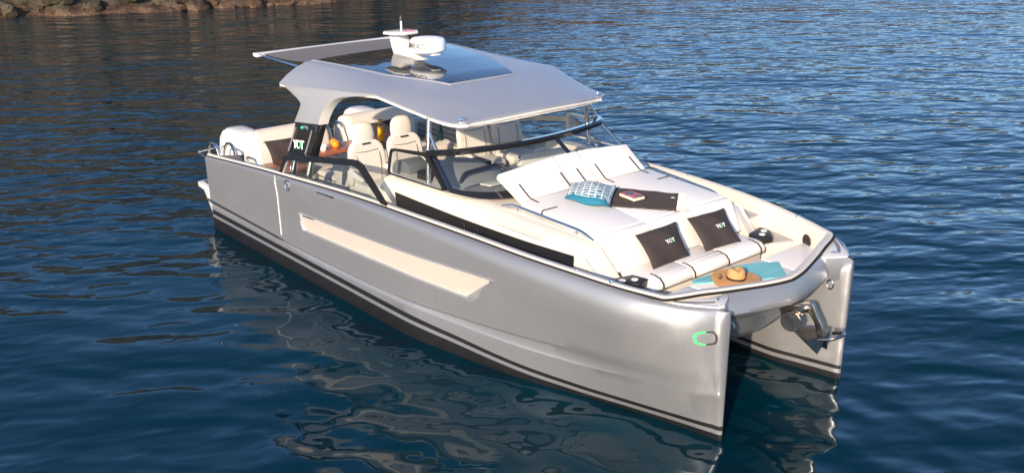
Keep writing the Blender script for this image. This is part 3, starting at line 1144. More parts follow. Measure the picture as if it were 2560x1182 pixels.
# bow-facing seat: rolled back and rolled-front cushion, each in three lengths
bprof = [(-2.035, 1.985), (-1.99, 2.0), (-1.93, 1.985), (-1.88, 1.93), (-1.78, 1.74), (-1.70, 1.58), (-1.88, 1.56), (-2.035, 1.80)]
for a, b in ((-1.215, -.425), (-.421, .421), (.425, 1.215)):
    MB().prism([(x, a, z) for x, z in bprof], (0, b - a, 0), bev=.02, seg=3).build("seat_backrest", "vinyl_ribs" if abs(a) < .43 and b > 0 and a < 0 else "vinyl", boat)
sprof = [(-1.80, 1.578), (-1.36, 1.583), (-1.27, 1.565), (-1.215, 1.515), (-1.205, 1.46), (-1.235, 1.425), (-1.30, 1.43), (-1.80, 1.44)]
for a, b in ((-1.10, -.365), (-.361, .361), (.365, 1.10)):
    MB().prism([(x, a, z) for x, z in sprof], (0, b - a, 0), bev=.018, seg=3).build("seat_cushion", "vinyl_ribs" if a < 0 < b else "vinyl", boat)
for y in (-.92, -.335, .335, 1.0):
    L = [(-1.43, 1.586), (-1.36, 1.588), (-1.265, 1.570), (-1.205, 1.515), (-1.197, 1.46), (-1.225, 1.42)]
    MB().grid(np.array([[(x, y + d, z) for d in (-.014, .014)] for x, z in L])).build("cushion_strap", "strap", boat)
MB().box((-1.62, 0, 1.31), (0.62, 2.3, 0.25), bev=.02).build("seat_base", "cream", boat)
for s in (-1, 1):
    P = [(-1.60, 1.48), (-1.53, 1.14), (-1.30, 1.10), (-1.25, 1.30), (-1.42, 1.47)]
    h = MB().prism([(x, s * y, 1.605) for x, y in P], (0, 0, -.09), bev=.012).build("cup_holder", "grey_plastic" if 0 else "black_satin", boat)
    for (x, y) in ((-1.46, 1.385), (-1.385, 1.245)):
        MB().lathe([(0.0, 0.001), (0.036, 0.001), (0.044, 0.004), (0.044, -0.002)], (x, s * y, 1.606), n=20).build("cup", "porcelain", h)

# ------------------------------------------------------------------ windscreen
HP = [(-5.02, 1.63, 2.525), (-4.86, 1.56, 2.54), (-4.68, 1.36, 2.555), (-4.55, .95, 2.56), (-4.47, .5, 2.56), (-4.44, 0, 2.56)]
hp = catmull(HP + mir(HP[:-1], -1)[::-1], 6)
BP = [(-4.40, 1.74, 2.10), (-4.24, 1.675, 2.085), (-4.05, 1.56, 2.07), (-3.86, 1.35, 2.06), (-3.74, 1.0, 2.06), (-3.68, .5, 2.06), (-3.66, 0, 2.06)]
bpth = catmull(BP + mir(BP[:-1], -1)[::-1], 5)
def resample(L, n):
    L = np.array(L, float); d = np.concatenate([[0], np.cumsum(np.linalg.norm(np.diff(L, axis=0), axis=1))])
    t = np.linspace(0, d[-1], n)
    return np.stack([np.interp(t, d, L[:, k]) for k in range(3)], -1)
h_, b_ = resample(hp, 49), resample(bpth, 49)
G = np.stack([h_ * (1 - t) + b_ * t for t in np.linspace(0, 1, 5)], 1)
scr = MB().grid(G).build("windscreen", "clear_glass", boat, smooth=60)
out = lambda A: A + np.concatenate([(A[:, :2] - np.array([-5.5, 0])) / np.linalg.norm(A[:, :2] - np.array([-5.5, 0]), axis=1)[:, None] * .006, np.zeros((len(A), 1))], 1)
MB().grid(np.stack([out(h_ * (1 - t) + b_ * t) for t in (.86, 1.0)], 1)).build("screen_base", "black_gloss", scr)
MB().grid(np.stack([out(h_[[k]] * (1 - t) + b_[[k]] * t)[0] + np.array([0, d, 0]) for k in (21,) for t in np.linspace(0, 1, 4) for d in (-.045, .045)], 0).reshape(4, 2, 3)).build("screen_mullion", "black_gloss", scr)
vis = MB().strip([tuple(p) for p in h_[::-1]], [(-.06, .0), (-.05, .03), (.04, .04), (.072, .016), (.066, -.035), (.0, -.045)])
vis.build("screen_header", "black_gloss", scr)
for s in (-1, 1):
    # corner post and opening side light with a heavy black frame
    A, B = Vector(h_[48 if s < 0 else 0]), Vector(b_[48 if s < 0 else 0])
    post = MB().prism([A + Vector((-.04, 0, 0)), A + Vector((.05, -s * .03, 0)), B + Vector((.05, -s * .02, 0)), B + Vector((-.07, 0, 0))], (0, -s * .035, 0), bev=.006)
    post.build("screen_pillar", "black_gloss", scr)
    fp_ = fillet([(-5.84, s * 1.78, 2.07), (-5.80, s * 1.74, 2.455), (-5.0, s * 1.655, 2.525), (-4.44, s * 1.755, 2.105)], .07, closed=True)
    c = np.mean(np.array(fp_), axis=0)
    rows = []
    for p in fp_:
        p = np.array(p); q = p + (c - p) / np.linalg.norm(c - p) * .075
        o_ = np.array((0, s * .028, 0))
        rows.append([p - o_ * .2, p + o_, q + o_, q - o_ * .2])
    fr = MB().grid(np.array(rows), cu=True, cv=True, mrow=[0, 0, 1, 1]).build("side_light", ["black_gloss", "cap_cream"], boat)
    MB().add(fp_, [tuple(range(len(fp_)))]).build("pane", "clear_glass", fr)
    # chrome roof pole with its brace
    pole = MB().tube([(-5.10, s * 1.60, 1.98), (-5.12, s * 1.565, 2.45), (-5.14, s * 1.52, 2.99)], .036, n=12)
    pole.tube([(-5.10, s * 1.60, 1.97), (-5.10, s * 1.60, 2.0)], .06, n=12)
    po = pole.build("roof_pole", "chrome", boat)
    MB().tube([(-5.11, s * 1.545, 2.80), (-4.90, s * 1.575, 2.55)], .022, n=8).build("pole_brace", "chrome", po)
    # glazed wind deflector standing on the gunwale
    W = [(-8.36, s * 2.225, 1.62), (-8.21, s * 2.19, 1.935), (-8.0, s * 2.18, 1.99), (-6.15, s * 2.13, 2.275), (-5.97, s * 2.13, 2.25), (-5.24, s * 2.20, 1.80)]
    ctr = catmull([(-8.15, 0, 1.65), (-7, 0, 1.70), (-5.6, 0, 1.77)], 4)
    ins = [(-8.245, s * 2.225, 1.645), (-8.12, s * 2.195, 1.865), (-7.98, s * 2.185, 1.90), (-6.20, s * 2.138, 2.175), (-6.06, s * 2.14, 2.165), (-5.40, s * 2.20, 1.80)]
    W2, I2 = resample(W, 60), resample(ins, 60)
    W2 = np.array(fillet(W, .06)); 
    I2 = np.array(fillet(ins, .05))
    o_ = np.array((0, s * .03, 0))
    fr = MB().grid(np.stack([W2 - o_ * .3, W2 + o_, I2 + o_, I2 - o_ * .3], 1), cv=True, mrow=[0, 0, 1, 1]).build("wind_deflector", ["black_gloss", "cap_cream"], boat)
    MB().add([tuple(p) for p in I2], [tuple(range(len(I2)))]).build("pane", "clear_glass", fr)
    MB().prism([(-6.42, s * 2.205, 1.745), (-6.30, s * 2.20, 1.775), (-5.42, s * 2.21, 1.80), (-5.42, s * 2.21, 1.765), (-6.42, s * 2.215, 1.715)], (0, -s * .03, 0)).build("sill", "black_gloss", fr)

# ------------------------------------------------------------------ hard top
ST = [  # A centre | B crease | E edge, per station
    ((-4.46, 0, 3.02), (-4.50, .75, 3.003), (-4.56, 1.29, 2.987)),
    ((-4.52, 0, 3.035), (-4.55, .82, 3.013), (-4.60, 1.405, 2.984)),
    ((-4.62, 0, 3.055), (-4.64, .88, 3.033), (-4.685, 1.468, 2.985)),
    ((-4.80, 0, 3.09), (-4.81, .92, 3.065), (-4.84, 1.502, 2.992)),
    ((-5.05, 0, 3.135), (-5.05, .96, 3.105), (-5.07, 1.527, 3.010)),
    ((-5.5, 0, 3.21), (-5.5, 1.02, 3.175), (-5.52, 1.607, 3.080)),
    ((-5.95, 0, 3.265), (-5.95, 1.10, 3.225), (-5.95, 1.695, 3.158)),
    ((-6.13, 0, 3.28), (-6.13, 1.13, 3.24), (-6.13, 1.733, 3.190)),
    ((-6.20, 0, 3.285), (-6.20, 1.14, 3.244), (-6.20, 1.745, 3.190)),
    ((-6.6, 0, 3.30), (-6.6, 1.20, 3.265), (-6.6, 1.80, 3.165)),
    ((-7.2, 0, 3.325), (-7.2, 1.30, 3.29), (-7.2, 1.88, 3.12)),
    ((-7.9, 0, 3.34), (-7.9, 1.38, 3.305), (-7.9, 1.94, 3.07)),
    ((-8.5, 0, 3.34), (-8.5, 1.43, 3.31), (-8.5, 1.965, 3.035)),
    ((-8.66, 0, 3.335), (-8.66, 1.435, 3.30), (-8.64, 1.955, 3.03)),
]
def roof_half():
    rows = []
    for kk, (A, B, E_) in enumerate(ST):
        kb = float(np.interp(A[0], [-6.4, -4.7], [1, 0]))
        A, B, E_ = map(np.array, (A, B, E_))
        r = [A * (1 - t) + B * t + np.array((0, 0, .012 * kb * math.sin(math.pi * t))) for t in (0, .35, .7, .92)]
        r.append(B + np.array((0, .02, -.002)))
        for t in (.12, .4, .7, .93):
            q = B * (1 - t) + E_ * t
            q = q + np.array((0, .03 * kb * math.sin(math.pi * t), .025 * kb * math.sin(math.pi * t)))
            r.append(q)
        fwd = np.array((.012, .01, 0)) if E_[0] > -4.9 else np.array((0, .015, 0))
        r.append(E_ + fwd + np.array((0, 0, -.005)))
        r.append(E_ + fwd * .8 + np.array((0, 0, -.026)))
        r.append(E_ + np.array((0, -.004, -.030)))
        r.append(E_ + np.array((-.002 if E_[0] > -4.9 else 0, -.006, -.068)))
        r.append(E_ + np.array((0, -.05, -.085)))
        r.append(B + np.array((0, -.1, -.10)))
        r.append(A + np.array((0, 0, -.10)))
        rows.append(np.array(r))
    # front lip
    f = rows[0].copy()
    A, B, E_ = map(np.array, ST[0])
    def lipt(dx, dz):
        q = rows[0].copy()
        for k in range(len(q)):
            pass
        return q
    return np.array(rows)
RH = roof_half()
mirr = lambda G: np.stack([G[..., 0], -G[..., 1], G[..., 2]], -1)
roof = MB()
NT = 10
top = np.concatenate([mirr(RH[:, :NT])[:, ::-1], RH[:, 1:NT]], 1)
und = np.concatenate([mirr(RH[:, NT:])[:, ::1], RH[:, NT:][:, ::-1]], 1)
roof.grid(top, 0)
roof.grid(mirr(RH[:, NT - 1:NT + 2]), 0); roof.grid(RH[:, NT - 1:NT + 2], 0)
roof.grid(mirr(RH[:, NT + 1:]), 1); roof.grid(RH[:, NT + 1:], 1)
# front lip closing the leading edge: silver roll above, white roll below
fr_top = top[0]
def edge(dx, dz, k=1.0):
    P = fr_top.copy(); P[:, 0] += dx; P[:, 2] += dz; return P
roof.grid(np.stack([edge(0, 0), edge(.014, -.010), edge(.010, -.030)], 0), 0)
roof.grid(np.stack([edge(.010, -.030), edge(.004, -.034), edge(.002, -.066), edge(-.03, -.085), edge(-.35, -.085)], 0), 1)
bk = top[-1]
P1 = bk.copy(); P1[:, 2] -= .09
roof.grid(np.stack([bk, P1], 0), 0)
hardtop = roof.build("hard_top", ["silver_top", "gelcoat_white"], boat, smooth=42)
# black glossy solar panel let into the roof, with its raised border
def roof_z(x, y):
    xs = np.array([s_[0][0] for s_ in ST])[::-1]
    zc = np.interp(x, xs, np.array([s_[0][2] for s_ in ST])[::-1]); zb = np.interp(x, xs, np.array([s_[1][2] for s_ in ST])[::-1]); yb = np.interp(x, xs, np.array([s_[1][1] for s_ in ST])[::-1])
    t = min(abs(y) / yb, 1)
    return float(zc * (1 - t) + zb * t + .012 * math.sin(math.pi * t))
def gy_half(x): return float(np.interp(x, [-8.6, -6.85, -5.84], [1.31, 1.03, .62]))
xs = np.linspace(-8.6, -5.84, 36)
PG = []
for x in xs:
    PG.append([(x + (.03 * (1 - (2 * t - 1) ** 2) if x > -5.9 else 0), (2 * t - 1) * gy_half(x), roof_z(x, (2 * t - 1) * gy_half(x)) + .012) for t in np.linspace(0, 1, 23)])
PG = np.array(PG)
MB().grid(PG).build("solar_panel", "solar_glass", hardtop, smooth=60)
ring = [tuple(p) for p in PG[:, 0]] + [tuple(p) for p in PG[-1, 1:]] + [tuple(p) for p in PG[::-1, -1][1:]] + [tuple(p) for p in PG[0, ::-1][1:-1]]
cc = np.array((-7.2, 0, 3.28))
rows = []
for p in ring:
    p = np.array(p); d = (p - cc) * np.array((1, 1, 0)); d /= np.linalg.norm(d)
    rows.append([p + np.array((0, 0, -.006)), p + d * .012 + np.array((0, 0, -.003)), p + d * .055 + np.array((0, 0, -.006)), p + d * .075 + np.array((0, 0, -.025))])
MB().grid(np.array(rows), cu=True).build("panel_border", "silver_top", hardtop)
for s in (-1, 1):
    b = MB()
    b.tube([(-4.67, s * 1.34, 2.99), (-4.67, s * 1.34, 3.035), (-4.625, s * 1.29, 3.035), (-4.625, s * 1.29, 2.99)], .008, n=6)
    b.box((-4.648, s * 1.315, 3.0), (.07, .075, .02))
    b.build("roof_cleat", "chrome", hardtop)
    # rear roof leg running down into the black pillar
    yo = lambda x, z: 1.955 if z < 2.75 else float(np.interp(z, [2.75, 3.05, 3.3], [1.955, np.interp(x, [-8.6, -7.2, -6.15], [1.965, 1.89, 1.74]), np.interp(x, [-8.6, -7.2, -6.15], [1.95, 1.86, 1.74])]))
    OUTL = [(-6.18, 3.15), (-6.45, 3.12), (-6.72, 3.075), (-6.98, 3.0), (-7.18, 2.90), (-7.33, 2.77), (-7.42, 2.66), (-7.50, 2.53), (-8.36, 2.43), (-8.26, 2.60), (-8.25, 2.70), (-8.32, 2.79), (-8.45, 2.87), (-8.58, 2.96), (-8.64, 3.03)]
    # outer skin as strips joining the front and rear outlines up to the roof edge
    front = [(-7.50, 2.53), (-7.43, 2.65), (-7.34, 2.78), (-7.23, 2.89), (-7.09, 2.98), (-6.90, 3.045), (-6.6, 3.10), (-6.17, 3.16)]
    rear = [(-8.26, 2.44), (-8.13, 2.60), (-8.03, 2.73), (-8.01, 2.79), (-8.12, 2.855), (-8.30, 2.925), (-8.46, 2.985), (-8.62, 3.03)]
    Er = lambda x: np.array([np.interp(x, [q[2][0] for q in ST][::-1], [q[2][k] for q in ST][::-1]) for k in range(3)])
    sk, inn = [], []
    for (fx, fz), (rx, rz) in zip(front, rear):
        row = []
        for t in np.linspace(0, 1, 12):
            x = rx + (fx - rx) * t; z = rz + (fz - rz) * t
            e = Er(x)
            if z > e[2] - .02: z = e[2] - .02
            yy = 1.955 + (e[1] + .012 - 1.955) * np.clip((z - 2.6) / (e[2] - 2.6), 0, 1)
            row.append((x, s * yy, z))
        sk.append(row)
    sk = np.array(sk)
    leg = MB().grid(sk, 0)
    inner = sk.copy(); inner[:, :, 1] -= s * .16
    inner[:, :, 0] += 0
    leg.grid(inner, 1)
    leg.grid(np.stack([sk[:, -1], sk[:, -1] - np.array((.0, s * .02, .012)), inner[:, -1] + np.array((.03, 0, -.01)), inner[:, -1]], 1), 1)
    leg.grid(np.stack([sk[:, 0], inner[:, 0]], 1), 0)
    leg.grid(np.stack([sk[0], inner[0]], 1), 1)
    leg.build("roof_leg", ["silver_top", "gelcoat_white"], hardtop, smooth=35)
    # black pillar with chrome feet
    pl = MB().prism([(-8.25, s * 1.945, 2.435), (-7.52, s * 1.945, 2.52), (-7.68, s * 2.03, 2.02), (-7.72, s * 2.04, 1.86), (-8.50, s * 2.04, 1.76)], (0, -s * .17, 0), bev=.015)
    pl = pl.build("roof_pillar", "black_gloss", boat)
    for a, b in (((-8.22, 1.955, 2.36), (-8.37, 2.04, 1.95)), ((-7.70, 1.955, 2.40), (-7.83, 2.035, 2.0))):
        MB().tube([(a[0], s * a[1], a[2]), (b[0], s * b[1], b[2])], .017, n=8).build("pillar_rod", "grey_plastic", pl)
    for x in (-8.22, -7.72):
        MB().tube([(x, s * 2.0, 1.9), (x - .02, s * 2.06, 1.60 if x < -8 else 1.64)], .05, n=14).build("pillar_foot", "chrome", pl)
    MB().box((-7.93, s * 1.955, 2.40), (.15, .05, .085), bev=.015).build("lamp_housing", "chrome", pl)
    MB().lathe([(0, .03), (.02, .026), (.028, .0)], (-7.95, s * 1.985, 2.405), n=12, rot=(-s * math.pi / 2, 0, 0)).build("navigation_lamp", "nav_green", pl)
    yx = Vector((1, 0, .12)) * (-s)
    yx = Vector((1, 0, .12)) if s < 0 else Vector((-1, 0, -.12))
    upv = Vector((.16, -s * .16, 1))
    for ch, dx, mt_ in (("Y", -.118, "ink_white"), ("O", 0.0, "ink_white"), ("T", .115, "ink_white")):
        o = text_mesh("lettering", ch, .185, mt_, pl, Vector((-8.06, s * 2.018, 2.105)) + yx.normalized() * dx, yx, upv, bold=.006)
        if ch == "O":
            o.data.materials.append(MATS["ink_green"])
            c0 = Vector((-8.06, s * 2.018, 2.105))
            for p in o.data.polygons:
                if (p.center - c0).dot(yx) > 0.0: p.material_index = 1

# sunshade drawn out aft of the roof
sh = MB().grid(np.array([[(x, y, np.interp(x, [-10.4, -8.6], [3.205, 3.29]) - .035 * math.sin(math.pi * np.clip((x + 10.4) / 1.8, 0, 1)) - .012 * (y / 1.3) ** 2) for y in np.linspace(-1.33, 1.33, 15)] for x in np.linspace(-10.40, -8.6, 12)]))
shade = sh.build("sunshade", "canvas_grey", boat)
br = MB().strip([(-10.44, -1.42, 3.185), (-10.44, 1.42, 3.185)], [(-.05, -.02), (-.05, .02), (0, .035), (.05, .02), (.05, -.02), (0, -.03)])
br.build("sunshade_bar", "gelcoat_white", shade)
for s in (-1, 1):
    MB().tube([(-10.42, s * 1.40, 3.17), (-8.55, s * 1.50, 3.19)], .026, n=8).build("sunshade_rail", "chrome", shade)
    MB().box((-10.44, s * 1.44, 3.18), (.17, .06, .07), bev=.02).build("sunshade_bracket", "gelcoat_white", shade)

# radar mast
mp = [(-8.06, 3.26), (-7.20, 3.27), (-7.16, 3.30), (-7.62, 3.42), (-7.82, 3.52), (-7.95, 3.66), (-8.22, 3.67), (-8.16, 3.45)]
mst = MB().prism([(x, -.10, z) for x, z in mp], (0, .20, 0), bev=.02).build("radar_mast", "gelcoat_white", hardtop)
MB().prism([(-8.26, -.16, 3.67), (-8.16, -.25, 3.675), (-7.86, -.25, 3.695), (-7.70, -.14, 3.70), (-7.70, .14, 3.70), (-7.86, .25, 3.695), (-8.16, .25, 3.675), (-8.26, .16, 3.67)], (0, 0, .045), bev=.012).build("mast_platform", "gelcoat_white", mst)
MB().prism([(x, -.07, z) for x, z in ((-7.75, 3.40), (-7.0, 3.445), (-7.0, 3.475), (-7.85, 3.50))], (0, .14, 0)).build("radar_bracket", "gelcoat_white", mst)
rd = MB().lathe([(0, .205), (.16, .20), (.255, .185), (.285, .155), (.305, .02), (.30, .0), (.24, -.035), (.12, -.06), (0, -.06)], (-7.24, 0, 3.51), n=48).build("radar_dome", "ink_white", hardtop, smooth=50)
RT = text_mesh("lettering", "SIMRAD", .125, "ink_grey", None, (0, 0, 0), (1, 0, 0), (0, 1, 0), bold=.003)
for v in RT.data.vertices:
    z = 3.595 + v.co.y
    rad = np.interp(z, [3.53, 3.665], [.3075, .290]) + v.co.z
    az = R(-84) + v.co.x / .30
    v.co = (-7.24 + rad * math.cos(az), rad * math.sin(az), z)
RT.parent = rd
an = MB().tube([(-7.98, 0, 3.70), (-7.98, 0, 3.90)], .018, n=10).build("antenna", "gelcoat_white", mst)
MB().lathe([(0, .09), (.02, .085), (.035, .05), (.036, .02), (.02, .0)], (-7.98, 0, 3.895), n=14).build("antenna_head", "black_satin", an)
MB().tube(catmull([(-7.84, -.06, 3.72), (-7.80, .0, 3.76), (-7.74, .05, 3.75), (-7.70, .09, 3.73)], 5), .008, n=6).build("cable", "red_wire", mst)

# ------------------------------------------------------------------ cockpit
MB().prism([(-10.75, -2.15, 1.0), (-5.0, -2.1, 1.0), (-5.0, 2.1, 1.0), (-10.75, 2.15, 1.0)], (0, 0, -.12)).build("cockpit_sole", "cream", boat)
for s in (-1, 1):
    xs = np.linspace(-10.98, -5.9, 16)
    MB().grid(np.array([[(x, s * (float(gy(x)) - .13), float(gz(x)) - .15), (x, s * (float(gy(x)) - .17), 0.98)] for x in xs])).build("bulwark_liner", "cream", boat)
    # planked inner face of the fold-down terrace
    xs = np.linspace(-10.7, -7.4, 12)
    MB().grid(np.array([[(x, s * (float(gy(x)) - .155), float(gz(x)) - .03), (x, s * (float(gy(x)) - .165), 1.02)] for x in xs])).build("terrace_planks", "planks", boat)
    # side deck step by the screen
    MB().box((-6.02, s * 1.62, 1.42), (.24, .62, .85), bev=.03).build("bulkhead_end", "cream", boat)
    # swim platform end
    MB().prism([(-11.74, s * 1.50, .75), (-11.64, s * 2.27, .75), (-10.99, s * 2.33, .75), (-10.99, s * 1.5, .75)], (0, 0, -.10), bev=.025).build("swim_platform", "gelcoat_white", boat)
    MB().prism([(-11.62, s * 1.60, .66), (-11.55, s * 2.22, .66), (-10.99, s * 2.30, .66), (-10.99, s * 1.6, .66)], (.38, 0, -.5), bev=.02).build("platform_support", "gelcoat_white", boat)
    MB().prism([(-11.62, s * 1.95, .752), (-11.58, s * 2.18, .752), (-11.30, s * 2.22, .752), (-11.30, s * 2.08, .752)], (0, 0, .004)).build("platform_insert", "chrome", boat)
    # cream seam of the fold-down terrace, step groove, round badge, door slot
    sm = [(x, s * (side_y(x, z) + .004), z) for x, z in zip(np.interp(np.linspace(0, 1, 12), [0, .3, 1], [-8.36, -8.30, -8.30]), np.linspace(1.585, .585, 12))]
    MB().tube(sm, .009, n=6).build("terrace_seam", "gelcoat_white", boat)
    gr = [(x, s * (side_y(x, .535) + .012), z) for x, z in zip(np.linspace(-11.05, -8.2, 14), np.linspace(.545, .51, 14))]
    MB().tube(gr, [.022] * 13 + [.012], n=8).build("rub_rail", "steel_dull", boat)
    ec = Vector((-7.92, s * (side_y(-7.92, 1.50) + .008), 1.525))
    rg = MB().tube([ec + Vector((.075 * math.cos(t), 0, .085 * math.sin(t))) for t in np.linspace(0, 2 * math.pi, 25)[:-1]], .010, n=6, closed=True).build("badge", "chrome", boat)
    for dz in (.026, -.030):
        MB().tube([ec + Vector((.026 * math.cos(t), 0, dz + .026 * math.sin(t))) for t in np.linspace(0, 2 * math.pi, 17)[:-1]], .007, n=5, closed=True).build("badge_loop", "chrome", rg)
    MB().tube([(x, s * (side_y(x, 1.66) + .006), float(gz(x)) - .075) for x in np.linspace(-7.0, -6.5, 6)], .014, n=6).build("door_slot", "black_gloss", boat)
    for x in (-3.42, -1.70, -1.22):
        k_ = .038 if x > -1.5 else .026
        MB().lathe([(0, .010), (k_ * .55, .012), (k_ * .6, .006), (k_, .006), (k_, -.01)], (x, s * (float(gy(x)) - .05), float(gz(x)) + .034), n=16).build("deck_filler", "chrome", boat)
    # stern hoop and cleat on the gunwale
    MB().tube(fillet([(-11.02, s * 2.25, 1.20), (-11.02, s * 2.25, 1.60), (-10.70, s * 2.25, 1.645), (-10.58, s * 2.25, 1.42)], .10), .026, n=10).build("stern_hoop", "chrome", boat)
    MB().tube(fillet([(-9.47, s * 2.24, 1.52), (-9.50, s * 2.24, 1.655), (-9.20, s * 2.24, 1.665), (-9.16, s * 2.24, 1.54)], .05), .020, n=8).build("mooring_cleat", "chrome", boat)
    MB().tube(fillet([(-10.98, s * 2.28, 1.30), (-11.55, s * 2.25, 1.33), (-11.62, s * 1.75, 1.35), (-11.30, s * 1.60, 1.37)], .08), .018, n=8).build("stern_rail", "chrome", boat)
    # outboard engine cowls
    def cowl():
        mb = MB()
        prof = [(0.0, 0.02), (.06, -.02), (.30, -.02), (.62, .0), (.84, .05), (.98, .14), (1.04, .30), (1.06, .5)]
        rows = []
        for z, k in [(0.55, .80), (.75, .95), (1.0, 1.0), (1.25, .98), (1.45, .90), (1.57, .76), (1.63, .55), (1.645, .25), (1.646, 0.02)]:
            n = 28
            r = []
            for a in np.linspace(0, 2 * np.pi, n, endpoint=False):
                c, sn = np.cos(a), np.sin(a)
                sx = np.sign(c) * abs(c) ** .6; sy_ = np.sign(sn) * abs(sn) ** .65
                r.append((-11.50 + .50 * k * sx - .10 * max(0, z - 1.2), s * 1.36 + .36 * k * sy_, z))
            rows.append(r)
        mb.grid(np.array(rows), cv=True)
        e = mb.build("outboard_engine", "gelcoat_white", boat, smooth=60)
        ring = [(-11.30 + .24 * math.cos(t), s * (1.36 - .0) + s * (.368), 1.12 + .34 * math.sin(t)) for t in np.linspace(.1, math.pi, 14)]
        MB().tube(ring, .022, n=6).build("cowl_band", "steel_dull", e)
    cowl()
    # aft lounge: padded back with quilted crown, and seat
    ya, yb = .22, 1.72
    so = empty_part = MB().prism([(x, s * ya, z) for x, z in ((-10.78, 1.05), (-10.74, 1.60), (-10.60, 1.80), (-10.42, 1.845), (-10.26, 1.80), (-10.16, 1.62), (-10.06, 1.22), (-9.98, 1.05))], (0, s * (yb - ya), 0), bev=.07, seg=4).build("lounge_back", "vinyl_cream", boat)
    MB().grid(np.array([[(x, s * y, z) for y in np.linspace(ya + .09, yb - .12, 12)] for x, z in ((-10.575, 1.800), (-10.50, 1.832), (-10.42, 1.852), (-10.34, 1.838), (-10.262, 1.808), (-10.218, 1.735), (-10.185, 1.665))])).build("lounge_crown", "vinyl_quilt", so)
    for y in (ya + .32, yb - .34):
        MB().tube([(-10.34, s * y, 1.85) if 0 else (-10.165, s * y, 1.60), (-10.10, s * (y + (.03 if y > 1 else -.03)), 1.40), (-10.03, s * (y + (.035 if y > 1 else -.035)), 1.18)], .006, n=5).build("piping", "seam", so)
    MB().tube([(-10.178, s * y, 1.655) for y in np.linspace(ya + .09, yb - .12, 6)], .006, n=5).build("piping", "seam", so)
    MB().box((-9.72, s * .97, 1.12), (.62, 1.5, .20), bev=.05, seg=3).build("lounge_seat", "vinyl_cream", boat)
    # chrome hoop by the stern passage
    MB().tube(fillet([(-10.62, s * .14, 1.0), (-10.62, s * .14, 1.70), (-10.36, s * .15, 1.735), (-10.02, s * .16, 1.02)], .12), .024, n=10).build("passage_rail", "chrome", boat)
    MB().tube([(-10.62, s * .14, 1.35), (-10.18, s * .155, 1.35)], .014, n=8).build("passage_bar", "chrome", boat)
MB().tube([(-11.1, -1.0, 1.42), (-11.1, 1.0, 1.42)], .018, n=8).build("stern_bar", "chrome", boat)

def table(y0, y1, x0, x1, z):
    t = MB().box(((x0 + x1) / 2, (y0 + y1) / 2, z - .02), (x1 - x0, y1 - y0, .04), bev=.012).build("table", "wood", boat)
    MB().tube([((x0 + x1) / 2, (y0 + y1) / 2, 1.0), ((x0 + x1) / 2, (y0 + y1) / 2, z - .04)], .05, n=12).build("table_leg", "chrome", t)
table(-.98, .90, -9.88, -9.28, 1.50)
MB().prism([(-9.95, -1.86, 1.345), (-9.35, -1.86, 1.365), (-9.10, -1.60, 1.37), (-9.28, -1.12, 1.365), (-9.88, -1.12, 1.345)], (0, 0, -.05), bev=.01).build("table", "wood", boat)
MB().box((-9.55, -1.45, 1.14), (.35, .35, .36), bev=.02).build("table_pedestal", "cream", boat)

# bench with its back to the helm seats
bk = MB().prism([(x, -1.10, z) for x, z in ((-8.55, 1.05), (-8.66, 1.50), (-8.56, 1.585), (-8.40, 1.595), (-8.26, 1.53), (-8.20, 1.05))], (0, 2.35, 0), bev=.04, seg=3).build("bench_back", "vinyl_cream", boat)
MB().grid(np.array([[(x, y, z) for y in np.linspace(-1.04, 1.19, 12)] for x, z in ((-8.55, 1.592), (-8.40, 1.60), (-8.262, 1.543), (-8.195, 1.12))])).build("bench_quilt", "vinyl_quilt", bk)
MB().box((-8.95, .1, 1.14), (.6, 2.3, .24), bev=.05, seg=3).build("bench_seat", "vinyl_cream", boat)
MB().box((-7.75, 1.42, 1.32), (.56, .56, .62), bev=.02).build("galley", "cream", boat)
MB().box((-7.75, 1.42, 1.6325), (.46, .44, .008)).build("galley_top", "wood", boat)

